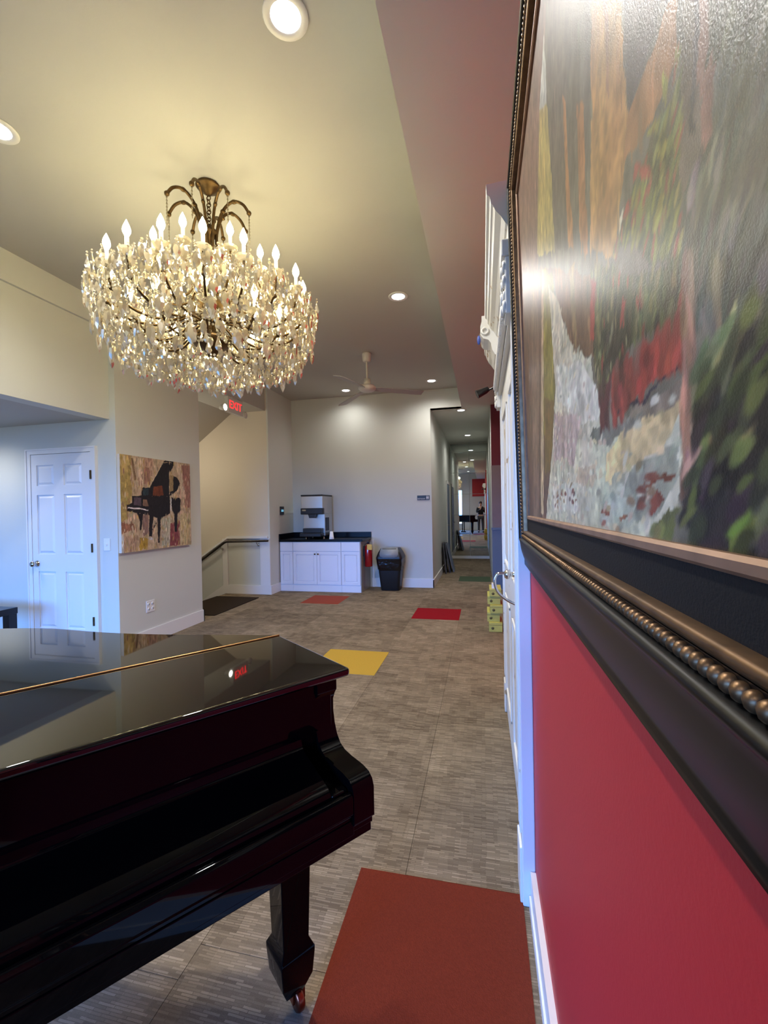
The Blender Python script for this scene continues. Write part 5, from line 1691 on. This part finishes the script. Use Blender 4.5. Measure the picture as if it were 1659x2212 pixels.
for k, (y, w, mat, lab, g) in enumerate(((9.36, 0.10, 'board_dark', 'dark framed board leaning on the hallway wall, nearest of three', 0.0), (9.50, 0.16, 'board_dark', 'dark framed board leaning on the hallway wall, middle of three', 0.0), (9.62, 0.22, 'board_grey', 'grey framed board leaning on the hallway wall, farthest of three', 0.0))):
    b = thing('leaning_board', lab, 'board', (-0.75, y, 0), group='boards leaning in the hallway')
    xa, xb, h = -0.864 + 0.075 * k + 0.06, -0.864 + 0.0262 * k + 0.004, 0.66 - 0.02 * k
    t = 0.02
    MB().hexa([(xa, y, 0.0), (xa + t, y, 0.0), (xa + t, y + 0.45, 0.0), (xa, y + 0.45, 0.0)], [(xb, y, h), (xb + t, y, h), (xb + t, y + 0.45, h), (xb, y + 0.45, h)]).build('panel', mat, b)
    MB().hexa([(xa + t, y - 0.004, 0.0), (xa + t + 0.008, y - 0.004, 0.0), (xa + t + 0.008, y + 0.03, 0.0), (xa + t, y + 0.03, 0.0)], [(xb + t, y - 0.004, h), (xb + t + 0.008, y - 0.004, h), (xb + t + 0.008, y + 0.03, h), (xb + t, y + 0.03, h)]).build('edge_strip', 'board_grey', b)

tb = thing('console_table', 'low black table in the alcove at the left edge', 'table', (-4.8, 3.1, 0))
MB().box(-5.35, -4.40, 2.93, 3.30, 0.475, 0.535).build('table_top', 'black_satin', tb, bevel=0.003)
for (x, y) in ((-5.34, 2.94), (-4.48, 2.94), (-5.34, 3.22), (-4.48, 3.22)):
    MB().box(x, x + 0.075, y, y + 0.075, 0, 0.476).build('leg', 'black_satin', tb)

# hallway side door with its lever
hd3 = MB()
for q in ((10.9, 10.98, 0, 2.1), (11.78, 11.86, 0, 2.1), (10.98, 11.78, 2.03, 2.1)):
    hd3.box(-0.88, -0.862, q[0], q[1], q[2], q[3])
d3 = struct('door_3', hd3, 'white_trim', label='grey side door deep in the dark hallway')
l3 = MB().box(-0.88, -0.868, 10.985, 11.775, 0.01, 2.025).build('leaf', 'slate_paint', d3)
MB().lathe([(0, 0), (0.026, 0), (0.026, 0.006), (0.01, 0.01), (0.01, 0.045), (0, 0.045)], (-0.868, 11.06, 0.98), 12, axis='x').tube([(-0.828, 11.06, 0.98), (-0.826, 11.17, 0.98)], 0.008, 8).build('lever', 'chrome', l3)

# ================================================================== THE PHOTOGRAPHER (seen in the hallway mirror)
per = thing('person', 'person in dark clothes standing and holding up a phone', 'person', (-0.12, -0.48, 0))


def skinned(name, mat, verts, edges, radii, parent, root=0, sub=2):
    me = bpy.data.meshes.new(name)
    me.from_pydata(verts, edges, [])
    me.materials.append(MATS[mat])
    o = bpy.data.objects.new(name, me)
    COL.objects.link(o)
    o.parent = parent
    sk = o.modifiers.new('skin', 'SKIN')
    sk.use_smooth_shade = True
    for i, r in enumerate(radii):
        d = me.skin_vertices[0].data[i]
        d.radius = (r, r) if not isinstance(r, tuple) else r
        d.use_root = (i == root)
    sb = o.modifiers.new('sub', 'SUBSURF')
    sb.levels = sub
    sb.render_levels = sub
    return o


BV = [(0, 0, 0.92), (0, 0.0, 1.08), (0, 0.01, 1.24), (0, 0.01, 1.36), (0, 0.02, 1.44), (0, 0.03, 1.50), (0, 0.045, 1.58), (0, 0.04, 1.66),
      (0.17, 0.01, 1.36), (0.21, 0.08, 1.13), (0.155, 0.30, 1.31), (0.14, 0.345, 1.36), (0.135, 0.375, 1.41),
      (-0.17, 0.01, 1.36), (-0.21, 0.08, 1.13), (-0.02, 0.30, 1.29), (0.01, 0.345, 1.345), (0.05, 0.375, 1.395),
      (0.095, 0, 0.86), (0.11, 0.01, 0.48), (0.115, -0.02, 0.09), (0.125, 0.10, 0.035),
      (-0.095, 0, 0.86), (-0.11, 0.01, 0.48), (-0.115, -0.02, 0.09), (-0.125, 0.10, 0.035)]
BE = [(0, 1), (1, 2), (2, 3), (3, 4), (4, 5), (5, 6), (6, 7), (3, 8), (8, 9), (9, 10), (10, 11), (11, 12), (3, 13), (13, 14), (14, 15), (15, 16), (16, 17), (0, 18), (18, 19), (19, 20), (20, 21), (0, 22), (22, 23), (23, 24), (24, 25)]
BR = [(0.15, 0.105), (0.135, 0.095), (0.15, 0.105), (0.13, 0.09), 0.055, 0.055, (0.078, 0.095), (0.072, 0.085), 0.055, 0.042, 0.03, 0.03, 0.02, 0.055, 0.042, 0.03, 0.03, 0.02, 0.085, 0.058, 0.04, 0.035, 0.085, 0.058, 0.04, 0.035]
skinned('body', 'skin', BV, BE, BR, per)


def sub_(idx, grow):
    mp_ = {v: i for i, v in enumerate(idx)}
    return [BV[i] for i in idx], [(mp_[a], mp_[b]) for a, b in BE if a in mp_ and b in mp_], [tuple(x + grow for x in BR[i]) if isinstance(BR[i], tuple) else BR[i] + grow for i in idx]


skinned('shirt', 'cloth_dark', *sub_([0, 1, 2, 3, 8, 9, 10, 13, 14, 15], 0.014), per)
skinned('trousers', 'cloth_grey', *sub_([0, 18, 19, 20, 22, 23, 24], 0.014), per)
for x in (0.125, -0.125):
    MB().ball((x, 0.05, 0.04), (0.05, 0.14, 0.045), 12, 8).build('shoe', 'cloth_dark', per, world=False)
MB().ball((0, 0.02, 1.66), (0.088, 0.10, 0.10), 14, 10).build('hair', 'hair_dark', per, world=False)
for x in (-0.03, 0.03):
    MB().ball((x, 0.128, 1.60), (0.011, 0.008, 0.007), 8, 6).build('eye', 'hair_dark', per, world=False)
MB().ball((0, 0.14, 1.565), (0.012, 0.018, 0.02), 8, 6).build('nose', 'skin', per, world=False)
for sx, px, dx in ((1, 0.135, 0.008), (-1, 0.05, -0.008)):
    for k in range(4):
        MB().tube([(px, 0.375, 1.405 + 0.018 * k), (px + dx * 2, 0.40, 1.407 + 0.018 * k), (px - dx, 0.418, 1.408 + 0.018 * k)], [0.009, 0.008, 0.007], 6).build('finger', 'skin', per, world=False)
    MB().tube([(px, 0.37, 1.40), (px + dx * 3, 0.385, 1.44), (px - dx, 0.392, 1.455)], [0.01, 0.009, 0.008], 6).build('thumb', 'skin', per, world=False)
ph = thing('phone', 'black phone held up in front of the photographer', 'phone', (-0.028, -0.075, 1.38))
MB().box(-0.066, 0.012, -0.078, -0.070, 1.30, 1.46).build('phone_body', 'phone_black', ph, bevel=0.003)
MB().box(-0.062, 0.008, -0.0795, -0.078, 1.305, 1.455).build('screen', 'phone_black', ph)
MB().lathe([(0.0, 0.0), (0.008, 0.0), (0.008, 0.003), (0, 0.003)], (-0.002, -0.070, 1.44), 12, axis='y').build('lens', 'phone_black', ph)
